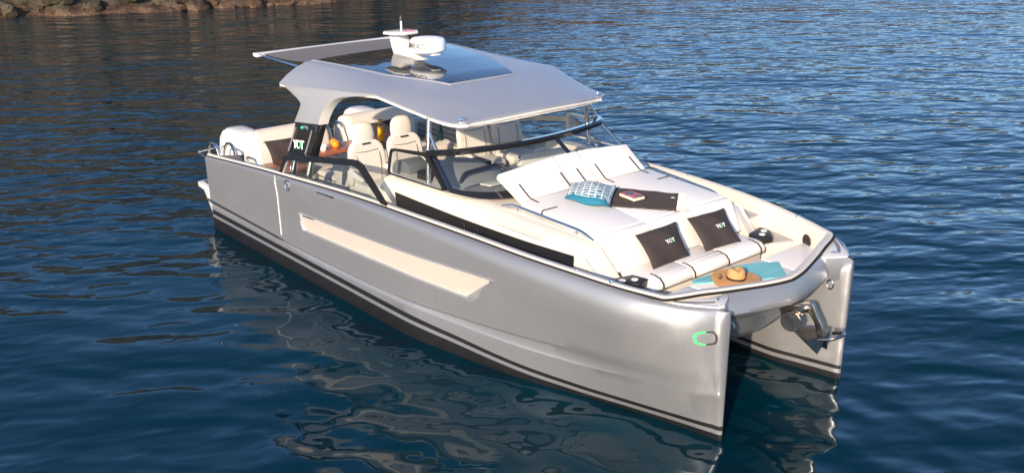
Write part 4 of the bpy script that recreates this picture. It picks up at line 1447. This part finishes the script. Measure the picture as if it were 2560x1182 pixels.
# four helm seats -----------------------------------------------------
def helm_seat(y):
    X = -7.05
    back = []
    for z, wd, xf in [(1.62, .29, .09), (1.75, .31, .085), (1.9, .325, .06), (2.05, .325, .03), (2.16, .30, .005), (2.23, .25, -.01), (2.27, .18, -.02)]:
        n = 24
        r = []
        for a in np.linspace(0, 2 * np.pi, n, endpoint=False):
            c, sn = np.cos(a), np.sin(a)
            r.append((X + xf + .075 * np.sign(c) * abs(c) ** .8 + (.05 * abs(sn) ** 3 if c > 0 else 0), y + wd * np.sign(sn) * abs(sn) ** .75, z))
        back.append(r)
    back.append([(X - .02, y, 2.275)] * 24)
    bk = MB().grid(np.array(back), cv=True).build("helm_seat", "vinyl_cream", boat, smooth=60)
    q = []
    for z, wd, xf in [(1.64, .185, .168), (1.75, .195, .162), (1.9, .205, .138), (2.05, .20, .107), (2.13, .185, .09)]:
        q.append([(X + xf + .003 - .012 * t * t * 0, y + wd * t, z) for t in np.linspace(-1, 1, 9)])
    MB().grid(np.array(q)).build("quilted_panel", "vinyl_quilt", bk)
    for sg in (-1, 1):
        MB().tube(catmull([(X + .172, y + sg * .188, 1.64), (X + .145, y + sg * .21, 1.9), (X + .112, y + sg * .205, 2.05), (X + .06, y + sg * .265, 2.10)], 4), .0055, n=5).build("piping", "seam", bk)
    MB().tube(catmull([(X + .05, y - .29, 2.13), (X + .10, y - .15, 2.125), (X + .105, y, 2.12), (X + .10, y + .15, 2.125), (X + .05, y + .29, 2.13)], 4), .0055, n=5).build("piping", "seam", bk)
    hd = []
    for z, wd, d in [(2.20, .17, .06), (2.26, .19, .07), (2.36, .20, .075), (2.46, .185, .07), (2.52, .15, .055), (2.55, .09, .035), (2.556, .01, .005)]:
        hd.append([(X - .015 - .06 * (z - 2.2) + d * np.sign(np.cos(a)) * abs(np.cos(a)) ** .8, y + wd * np.sign(np.sin(a)) * abs(np.sin(a)) ** .75, z) for a in np.linspace(0, 2 * np.pi, 24, endpoint=False)])
    hr = MB().grid(np.array(hd), cv=True).build("headrest", "vinyl_cream", bk, smooth=60)
    MB().box((X + .066, y, 2.235), (.03, .15, .026), bev=.008).build("headrest_slot", "strap", bk)
    MB().prism([(X + x, y - .30, z) for x, z in ((-.05, 1.60), (.10, 1.66), (.50, 1.685), (.60, 1.655), (.62, 1.58), (.56, 1.50), (-.05, 1.48))], (0, .60, 0), bev=.05, seg=3).build("seat_squab", "vinyl_cream", bk)
    MB().prism([(X + x, y - .22, z) for x, z in ((-.05, 1.5), (.50, 1.5), (.40, 1.0), (-.02, 1.0))], (0, .44, 0), bev=.03).build("seat_pedestal", "cream", bk)
    for sg in (-1, 1):
        MB().prism([(X + x, y + sg * .285, z) for x, z in ((-.02, 1.62), (.02, 1.86), (.10, 1.88), (.42, 1.80), (.46, 1.76), (.40, 1.735), (.16, 1.76), (.14, 1.62))], (0, sg * .06, 0), bev=.02, seg=3).build("armrest", "vinyl_cream", bk)
for y in (-1.42, -.70, .70, 1.42):
    helm_seat(y)

# dash and companionway behind the screen ------------------------------
dg = []
for x in np.linspace(-5.15, -3.66, 12):
    yy = float(np.interp(x, [-5.2, -4.4, -4.05, -3.86, -3.72, -3.66], [1.70, 1.70, 1.54, 1.32, .95, .05])) - .02
    dg.append([(x, yy * t, float(np.interp(x, [-5.15, -4.9, -4.3, -3.66], [2.0, 2.02, 2.03, 2.05]))) for t in np.linspace(-1, 1, 9)])
MB().grid(np.array(dg)).build("dashboard", "dash_grey", boat)
MB().box((-5.12, -1.0, 1.5), (.06, 1.3, 1.0)).build("helm_console", "cream", boat)
MB().box((-5.12, 1.0, 1.5), (.06, 1.3, 1.0)).build("helm_console", "cream", boat)
hood = []
for x, zt, k in ((-5.5, 2.16, .80), (-5.42, 2.235, .95), (-5.2, 2.25, 1.0), (-4.85, 2.19, .98), (-4.6, 2.05, .9)):
    hood.append([(x, -.98 + .62 * k * t, 1.98 + (zt - 1.98) * (1 - abs(t) ** 3.2)) for t in np.linspace(-1, 1, 15)])
hd_ = MB().grid(np.array(hood)).build("instrument_hood", "dash_grey", boat, smooth=60)
MB().prism([(-5.52, -1.55, 1.72), (-5.42, -1.55, 2.16), (-5.42, -.41, 2.16), (-5.52, -.41, 1.72)], (.3, 0, 0)).build("instrument_panel", "black_gloss", hd_)
MB().tube(fillet([(-4.72, -1.33, 2.03), (-4.72, -1.25, 2.21), (-4.70, -.62, 2.24), (-4.40, -.50, 2.10)], .12), .028, n=8).build("hatch_frame", "black_satin", hd_)
MB().prism([(-4.55, -1.1, 2.045), (-4.55, -.58, 2.045), (-4.36, -.55, 2.05), (-4.36, -1.05, 2.05)], (0, 0, .03), bev=.01).build("hatch_lid", "cream", hd_)
gh = MB().prism([(x, -1.52, z) for x, z in ((-6.16, 1.90), (-6.16, 2.06), (-6.06, 2.17), (-5.86, 2.21), (-5.70, 2.16), (-5.68, 1.90))], (0, .36, 0), bev=.025).build("switch_box", "grey_plastic", boat)
MB().lathe([(0, .03), (.08, .022), (.10, .0)], (-5.86, -1.62, 1.99), n=20).build("domed_cap", "gelcoat_white", gh)
wc = Vector((-5.72, -.98, 1.98))
whl = MB().tube([wc + Vector((.07 * math.sin(t), .19 * math.cos(t), .17 * math.sin(t))) for t in np.linspace(0, 2 * math.pi, 25)[:-1]], .017, n=8, closed=True)
whl = whl.build("steering_wheel", "black_satin", boat)
for t in (R(90), R(210), R(330)):
    MB().tube([wc + Vector((.03, 0, 0)), wc + Vector((.07 * math.sin(t), .19 * math.cos(t), .17 * math.sin(t)))], .011, n=6).build("spoke", "chrome", whl)
# port side companionway bulkhead in shade behind the screen
cw = MB().prism([(-5.1, .05, 1.0), (-5.1, .05, 2.02), (-5.06, .12, 2.18), (-5.0, .85, 2.18), (-4.95, 1.2, 2.05), (-4.95, 1.2, 1.0)], (.08, 0, 0), bev=.02).build("companionway", "vinyl_cream", boat)
MB().box((-5.13, .18, 2.12), (.05, .12, .05), bev=.015).build("door_latch", "chrome", cw)

# emblem on the bow: half green, half black ring ------------------------
def emblem(s):
    cx, cz = -0.125, 1.325
    A, B, t_ = .098, .088, .025
    halves = ((R(90), R(270), "ink_green"), (R(-90), R(90), "ink_black"))
    for a0, a1, mm in halves:
        rows = []
        for a in np.linspace(a0, a1, 22):
            c, sn = math.cos(a), math.sin(a)
            sup = lambda r, v: r * np.sign(v) * abs(v) ** .80
            row = []
            for k in (1.0, .0):
                x = cx + sup(A - t_ * (1 - k), c); z = cz + sup(B - t_ * .8 * (1 - k), sn)
                row.append((x, s * (hull_bow_y(x, z) + .004), z))
            rows.append(row)
        MB().grid(np.array(rows)).build("bow_emblem", mm, boat, smooth=60)
def hull_bow_y(x, z):
    if x <= -0.08: return side_y(x, z)
    y0 = side_y(-0.08, z)
    sn = min(1.0, (x + .08) / .11)
    return 1.2 + (y0 - 1.2) * math.sqrt(max(0, 1 - sn * sn))
for s in (-1, 1):
    emblem(s)

# anchor roller on the beam, and the anchor hanging in it ---------------
ro = MB()
ro.prism([(-.12, -.10, 1.36), (.20, -.10, 1.47), (.25, -.10, 1.43), (.22, -.10, 1.36), (-.05, -.10, 1.24)], (0, .02, 0), bev=.004)
ro.build("anchor_roller", "steel_dull", boat)
MB().prism([(-.12, .08, 1.36), (.20, .08, 1.47), (.25, .08, 1.43), (.22, .08, 1.36), (-.05, .08, 1.24)], (0, .02, 0), bev=.004).build("anchor_roller", "steel_dull", boat)
MB().lathe([(0, -.09), (.06, -.085), (.045, 0), (.06, .085), (0, .09)], (.18, 0, 1.40), n=18, rot=(math.pi / 2, 0, 0)).build("roller_wheel", "chrome", boat)
MB().lathe([(0, -.02), (.125, -.02), (.13, 0), (.125, .02), (0, .02)], (.10, -.13, 1.235), n=26, rot=(math.pi / 2, 0, R(14))).build("roller_disc", "steel_dull", boat)

anc = empty("anchor", (.25, 0, 1.02))
tag(anc, "polished steel plough anchor with pointed fluke hanging under the bow cross-beam", "anchor")
loc = lambda P: [(p[0] - .25, p[1], p[2] - 1.02) for p in P]
MB().prism(loc([(.02, -.022, 1.40), (.24, -.022, 1.50), (.30, -.022, 1.50), (.34, -.022, 1.42), (.44, -.022, 1.28), (.50, -.022, 1.12), (.40, -.022, 1.12), (.33, -.022, 1.28), (.25, -.022, 1.36), (.04, -.022, 1.30)]), (0, .044, 0), bev=.008).build("shank", "steel_dull", anc)
fl = MB()
tip = (.02, 0, 1.06)
fl_pts = [(.02, -.05, 1.13), (.52, .0, 1.16), (.36, -.27, 1.10), (.44, -.16, .93), (.52, .02, 1.13), (.36, .27, 1.10), (.44, .16, .93), (.50, 0, .98)]
V = loc([(.0, 0, 1.08), (.50, 0, 1.15), (.40, -.24, 1.13), (.47, -.10, .93), (.40, .24, 1.13), (.47, .10, .93), (.46, 0, .99)])
fl.add(V, [(0, 2, 1), (0, 3, 2), (2, 3, 1), (0, 1, 4), (0, 4, 5), (4, 1, 5), (0, 6, 3), (0, 5, 6), (3, 6, 1), (6, 5, 1)])
fl.build("fluke", "steel_dull", anc, smooth=0)
MB().tube(fillet(loc([(.50, -.15, 1.14), (.66, -.13, 1.20), (.72, 0, 1.23), (.66, .13, 1.20), (.50, .15, 1.14)]), .06), .022, n=8).build("roll_bar", "steel_dull", anc)

# ------------------------------------------------------------------ loose things
def pillow(name, mname, corners, thick, label, cat, group=None, n=22, sag=0.0):
    """corners: bl, br, tr, tl in world space"""
    bl, br, tr, tl = [np.array(c, float) for c in corners]
    o0 = (bl + br) / 2
    nx = np.cross(br - bl, tl - bl); nx /= np.linalg.norm(nx)
    mb = MB(); uv = []
    for sd_ in (1, -1):
        P = []
        for i in range(n + 1):
            r = []
            for j in range(n + 1):
                u, v = i / n, j / n
                # pinch the edges inwards between the corners
                pu = .022 * math.sin(math.pi * v) * (1 - 2 * u) * abs(1 - 2 * u)
                pv = .022 * math.sin(math.pi * u) * (1 - 2 * v) * abs(1 - 2 * v)
                uu, vv = u + pu, v + pv
                p = bl * (1 - uu) * (1 - vv) + br * uu * (1 - vv) + tr * uu * vv + tl * (1 - uu) * vv
                h = (math.sin(math.pi * u) * math.sin(math.pi * v)) ** .55
                wr = 1 + .10 * math.sin(7 * u + 3 * v) * math.sin(5 * v - 2 * u) * (1 - h * .5)
                p = p + nx * sd_ * thick * h * wr + nx * .012 * math.sin(9 * u + 4 * v)
                r.append(p - o0); uv.append((u, v))
            P.append(r)
        mb.grid(np.array(P))
    # weld the two faces along the rim
    N = (n + 1) ** 2
    idx = {}
    for i in range(n + 1):
        for j in range(n + 1):
            if i in (0, n) or j in (0, n): idx[N + i * (n + 1) + j] = i * (n + 1) + j
    mb.f = [tuple(idx.get(k, k) for k in f) for f in mb.f]
    mb.uv = uv
    root = empty(name, tuple(o0))
    o = mb.build("cover", mname, root, smooth=70)
    tag(root, label, cat, group)
    root["_n"] = 0
    del root["_n"]
    return root, nx

def yot(root, ctr, xd, yd, size, parent):
    xd, yd = Vector(xd).normalized(), Vector(yd).normalized()
    for ch, dx in (("Y", -.80), ("O", 0.0), ("T", .78)):
        o = text_mesh("lettering", ch, size, "ink_white", parent, Vector(ctr) + xd * dx * size, xd, yd, bold=.002)
        if ch == "O":
            o.data.materials.append(MATS["ink_green"])
            for p in o.data.polygons:
                if (p.center - Vector(ctr)).dot(xd) > 0: p.material_index = 1

PB = "dark pillows on the bow seat"
for (c, lab) in (
    ([(-1.475, -.82, 1.60), (-1.50, -.10, 1.595), (-1.80, -.06, 1.975), (-1.82, -.79, 1.955)], "dark brown lettered pillow on the bow seat, on the side nearest the dark cabin window"),
    ([(-1.47, .17, 1.60), (-1.41, .83, 1.595), (-1.79, .90, 1.955), (-1.81, .18, 1.965)], "dark brown lettered pillow on the bow seat, on the far side from the cabin window")):
    r_, nx = pillow("throw_pillow", "pillow_dark", c, .085, lab, "pillow", PB)
    bl, br, tr, tl = map(np.array, c)
    ctr = bl * .22 + br * .28 + tr * .28 + tl * .22 - (bl + br) / 2 + nx * .098
    yot(r_, ctr, br - bl, tl - bl, .072, r_)
r_, nx = pillow("scatter_cushion", "cushion_teal", [(-3.16, -.76, 2.10), (-2.53, -.54, 2.085), (-3.05, .13, 2.14), (-3.60, -.22, 2.14)], .10, "teal and white patterned cushion lying on the white sunpad", "cushion")
PA = "dark pillows on the aft lounges"
pillow("throw_pillow", "pillow_dark", [(-10.02, -1.50, 1.26), (-9.96, -.72, 1.26), (-10.16, -.72, 1.66), (-10.18, -1.56, 1.68)], .07, "plain dark pillow on the aft lounge behind the black pillar", "pillow", PA)
pillow("throw_pillow", "pillow_dark", [(-9.96, .50, 1.27), (-9.98, 1.28, 1.27), (-10.18, 1.30, 1.68), (-10.14, .42, 1.66)], .07, "plain dark pillow on the aft lounge behind the juice bottle", "pillow", PA)

def towel(name, mname, poly, z, label, nx_=40, ny_=16, amp=.008, edge_amp=.012, seed=1, bulge=None):
    """poly = 4 corners (x, y) ordered along then across"""
    a, b, c, d = [np.array(p) for p in poly]
    rows, rows2 = [], []
    for i in range(nx_ + 1):
        r, q = [], []
        for j in range(ny_ + 1):
            u, v = i / nx_, j / ny_
            p = a * (1 - u) * (1 - v) + b * u * (1 - v) + c * u * v + d * (1 - u) * v
            if bulge: p = p + np.array(bulge) * (1 - v) * max(0.0, 1 - abs(u - .58) / .58)
            e = edge_amp * math.sin(u * 31 + 2 * math.sin(u * 13)) * (1 if v in (0, 1) else 0)
            p = p + np.array((e, e * .6))
            zz = z(p[0], p[1]) if callable(z) else z
            h = .013 + amp * (math.sin(u * 17 + v * 3 + seed) * math.sin(v * 7 + u * 2) * .5 + .5) + (.010 * math.sin(u * 40) if v == 1 else 0) * .5
            r.append((p[0], p[1], zz + h)); q.append((p[0], p[1], zz + .001))
        rows.append(r); rows2.append(q)
    mb = MB()
    P, Q = np.array(rows), np.array(rows2)
    mb.grid(P)
    rim = lambda G: np.concatenate([G[:, 0], G[-1, 1:], G[::-1, -1][1:], G[0, ::-1][1:-1]])
    mb.grid(np.stack([rim(P), rim(Q)], 1), cu=True)
    root = empty(name, tuple(P[0, 0]))
    mb.v = [(x - P[0, 0][0], y - P[0, 0][1], zz - P[0, 0][2]) for x, y, zz in mb.v]
    mb.build("cloth", mname, root, smooth=60)
    tag(root, label, "towel")
    return root, P
pzz = lambda x, y: float(pz(x))
tw, P = towel("beach_towel", "towel_dark", [(-3.20, .14), (-2.44, .73), (-2.02, .20), (-2.66, -.40)], pzz, "dark grey-brown towel with pale fringe on the white sunpad", edge_amp=.010, seed=3)
b_ = np.array(P[-1]) - P[0, 0]
fb = MB()
for k in range(46):
    t = k / 45 * (len(b_) - 1); i = min(int(t), len(b_) - 2); p = b_[i] * (1 - t + i) + b_[i + 1] * (t - i)
    e = p + np.array((.075 + .02 * rng.random(), .05 + .03 * rng.random(), -.010))
    e2 = (p + e) / 2 + np.array((rng.normal() * .006, rng.normal() * .006, .002))
    fb.tube([p, e2, e], .0038, n=4)
fb.build("towel_fringe", "fringe", tw, smooth=60)
tag(tw.children[-1] if 0 else tw)
MB().box(tuple(np.array((-2.36, .52, pzz(-2.36, 0) + .026)) - P[0, 0]), (.05, .035, .003)).build("towel_tag", "porcelain", tw)

tw2 = MB()
TP = [(-1.06, -.60), (-1.05, .20), (-1.02, .33), (-.74, .74), (-.55, .62), (-.40, .45), (-.42, .30), (-.66, -.20), (-.90, -.52)]
towel("beach_towel", "towel_turquoise", [(-1.05, -.60), (-.71, .74), (-.36, .40), (-.97, -.63)], lambda x, y: 1.506, "turquoise towel under the straw hat on the bow cushion", amp=.009, edge_amp=.006, bulge=(-.17, .07))

# straw hat with a black band
hat = empty("sun_hat", (-0.678, -0.204, 1.532))
tag(hat, "wide-brimmed straw sun hat with a black band, lying on the turquoise towel", "hat")
hb = MB(); n = 60
rows = []
for r_ in (.105, .14, .18, .22, .255, .285):
    row = []
    for a in np.linspace(0, 2 * np.pi, n, endpoint=False):
        t = (r_ - .105) / .167
        z = .028 + .020 * t * math.sin(2 * a + .6) + .028 * t * t * math.sin(a - .9) * (1 if math.sin(a - .9) > 0 else .3) - .012 * t
        row.append((r_ * 1.02 * math.cos(a), r_ * 1.08 * math.sin(a), z))
    rows.append(row)
hb.grid(np.array(rows), cv=True)
hb.build("brim", "straw", hat, smooth=70)
cr = MB()
rows = []
for z, k in ((.026, 1.03), (.05, 1.02), (.10, .98), (.135, .92), (.158, .80), (.166, .62), (.160, .42), (.150, .2), (.147, .02)):
    rows.append([(.105 * k * 1.08 * math.cos(a), .105 * k * math.sin(a), z - (.022 * math.exp(-(math.sin(a + .6) * k) ** 2 / .08) if z > .14 else 0)) for a in np.linspace(0, 2 * np.pi, 40, endpoint=False)])
cr.grid(np.array(rows), cv=True)
cr.build("crown", "straw", hat, smooth=70)
MB().grid(np.array([[(.1075 * k * 1.08 * math.cos(a), .1075 * k * math.sin(a), z) for a in np.linspace(0, 2 * np.pi, 41)] for z, k in ((.030, 1.045), (.058, 1.035))])).build("hat_band", "ink_black", hat, smooth=70)
def brim_pt(r_, a):
    t = (r_ - .105) / .167
    z = .028 + .020 * t * math.sin(2 * a + .6) + .028 * t * t * math.sin(a - .9) * (1 if math.sin(a - .9) > 0 else .3) - .012 * t
    return (r_ * 1.02 * math.cos(a), r_ * 1.08 * math.sin(a), z + .005)
for a0, a1 in ((R(196), R(236)), (R(92), R(118))):
    sc = []
    for t in np.linspace(0, 1, 60):
        a = a0 + (a1 - a0) * t + .035 * math.cos(t * 26)
        sc.append(brim_pt(.185 + .022 * math.sin(t * 26) + .012 * math.sin(t * 9), a))
    MB().tube(sc, .0032, n=4).build("brim_stitching", "ink_black", hat, smooth=60)

# paperback on the dark towel
bk_ = empty("paperback_book", (-2.69, .06, 2.062), (0, 0, R(-6)))
tag(bk_, "paperback book with a colourful cover lying on the dark towel", "book")
MB().box((0, 0, .022), (.31, .19, .040), bev=.004).build("pages", "page", bk_)
MB().box((0, 0, .0445), (.315, .20, .005)).build("book_cover", "book_cover", bk_)

# breakfast things on the table
ZT = 1.50
def lathe_thing(name, loc_, parts, label, cat, group=None):
    r_ = empty(name, loc_)
    tag(r_, label, cat, group)
    for pn, mt_, prof in parts:
        MB().lathe(prof, (0, 0, 0), 24).build(pn, mt_, r_, smooth=50)
    return r_
lathe_thing("juice_bottle", (-9.42, .43, ZT), [("bottle", "bottle_glass", [(0, .002), (.062, .002), (.064, .02), (.064, .24), (.050, .30), (.045, .36), (.047, .37)]),
                                            ("juice", "juice", [(0, .006), (.058, .006), (.060, .24), (.052, .27), (0, .27)]),
                                            ("stopper", "cork", [(0, .345), (.042, .345), (.048, .395), (.044, .405), (0, .405)])],
            "glass bottle of orange juice with cork stopper on the cockpit table", "bottle")
lathe_thing("glass_carafe", (-9.50, .74, ZT), [("carafe", "bottle_glass", [(0, .002), (.060, .002), (.064, .02), (.062, .18), (.046, .25), (.058, .34)])], "empty clear glass carafe on the cockpit table beside the juice bottle", "carafe")
lathe_thing("wine_bottle", (-8.42, 1.06, 1.60), [("bottle", "green_glass", [(0, .0), (.05, .002), (.054, .02), (.054, .19), (.046, .225), (.022, .27), (.019, .35), (.022, .355), (.022, .375), (0, .375)])], "dark green glass bottle standing on the padded bench back", "bottle")
lathe_thing("wicker_basket", (-8.42, .82, 1.60), [("basket", "wicker", [(0, .003), (.09, .003), (.115, .07), (.118, .078), (.108, .075), (.085, .012), (0, .012)])], "small brown wicker basket beside the dark green bottle", "basket")
lathe_thing("coffee_cup", (-9.52, -.74, ZT), [("cup", "porcelain", [(0, .0), (.05, .002), (.06, .03), (.066, .09), (.061, .088), (.052, .02), (0, .015)])], "white coffee cup on the cockpit table nearest the black pillar", "cup")
GO = "oranges on the cockpit table"
lathe_thing("orange", (-9.52, -.485, ZT), [("fruit", "orange", [(.075 * math.sin(t), .075 - .075 * math.cos(t)) for t in np.linspace(.01, math.pi - .01, 14)])], "front orange on the cockpit table, nearest the bow", "orange", GO)
lathe_thing("orange", (-9.68, -.43, ZT), [("fruit", "orange", [(.07 * math.sin(t), .07 - .07 * math.cos(t)) for t in np.linspace(.01, math.pi - .01, 14)])], "orange partly hidden behind the front one on the cockpit table", "orange", GO)
cz = empty("croissant", (-9.40, .02, ZT + .055))
tag(cz, "golden brown croissant behind the headrest of the nearest helm seat", "croissant")
MB().tube(catmull([(-.03, -.10, .0), (.03, -.06, .01), (.05, 0, .02), (.03, .06, .01), (-.03, .10, .0)], 5), [.012, .024, .034, .042, .048, .052, .054, .055, .056, .055, .056, .055, .054, .052, .048, .042, .036, .028, .022, .016, .010], n=10).build("pastry", "bread", cz, smooth=60)
lathe_thing("bread_plate", (-9.42, .02, ZT), [("plate", "porcelain", [(0, .002), (.09, .004), (.13, .02), (.128, .024), (.09, .010), (0, .008)])], "white plate under the croissant on the cockpit table", "plate")
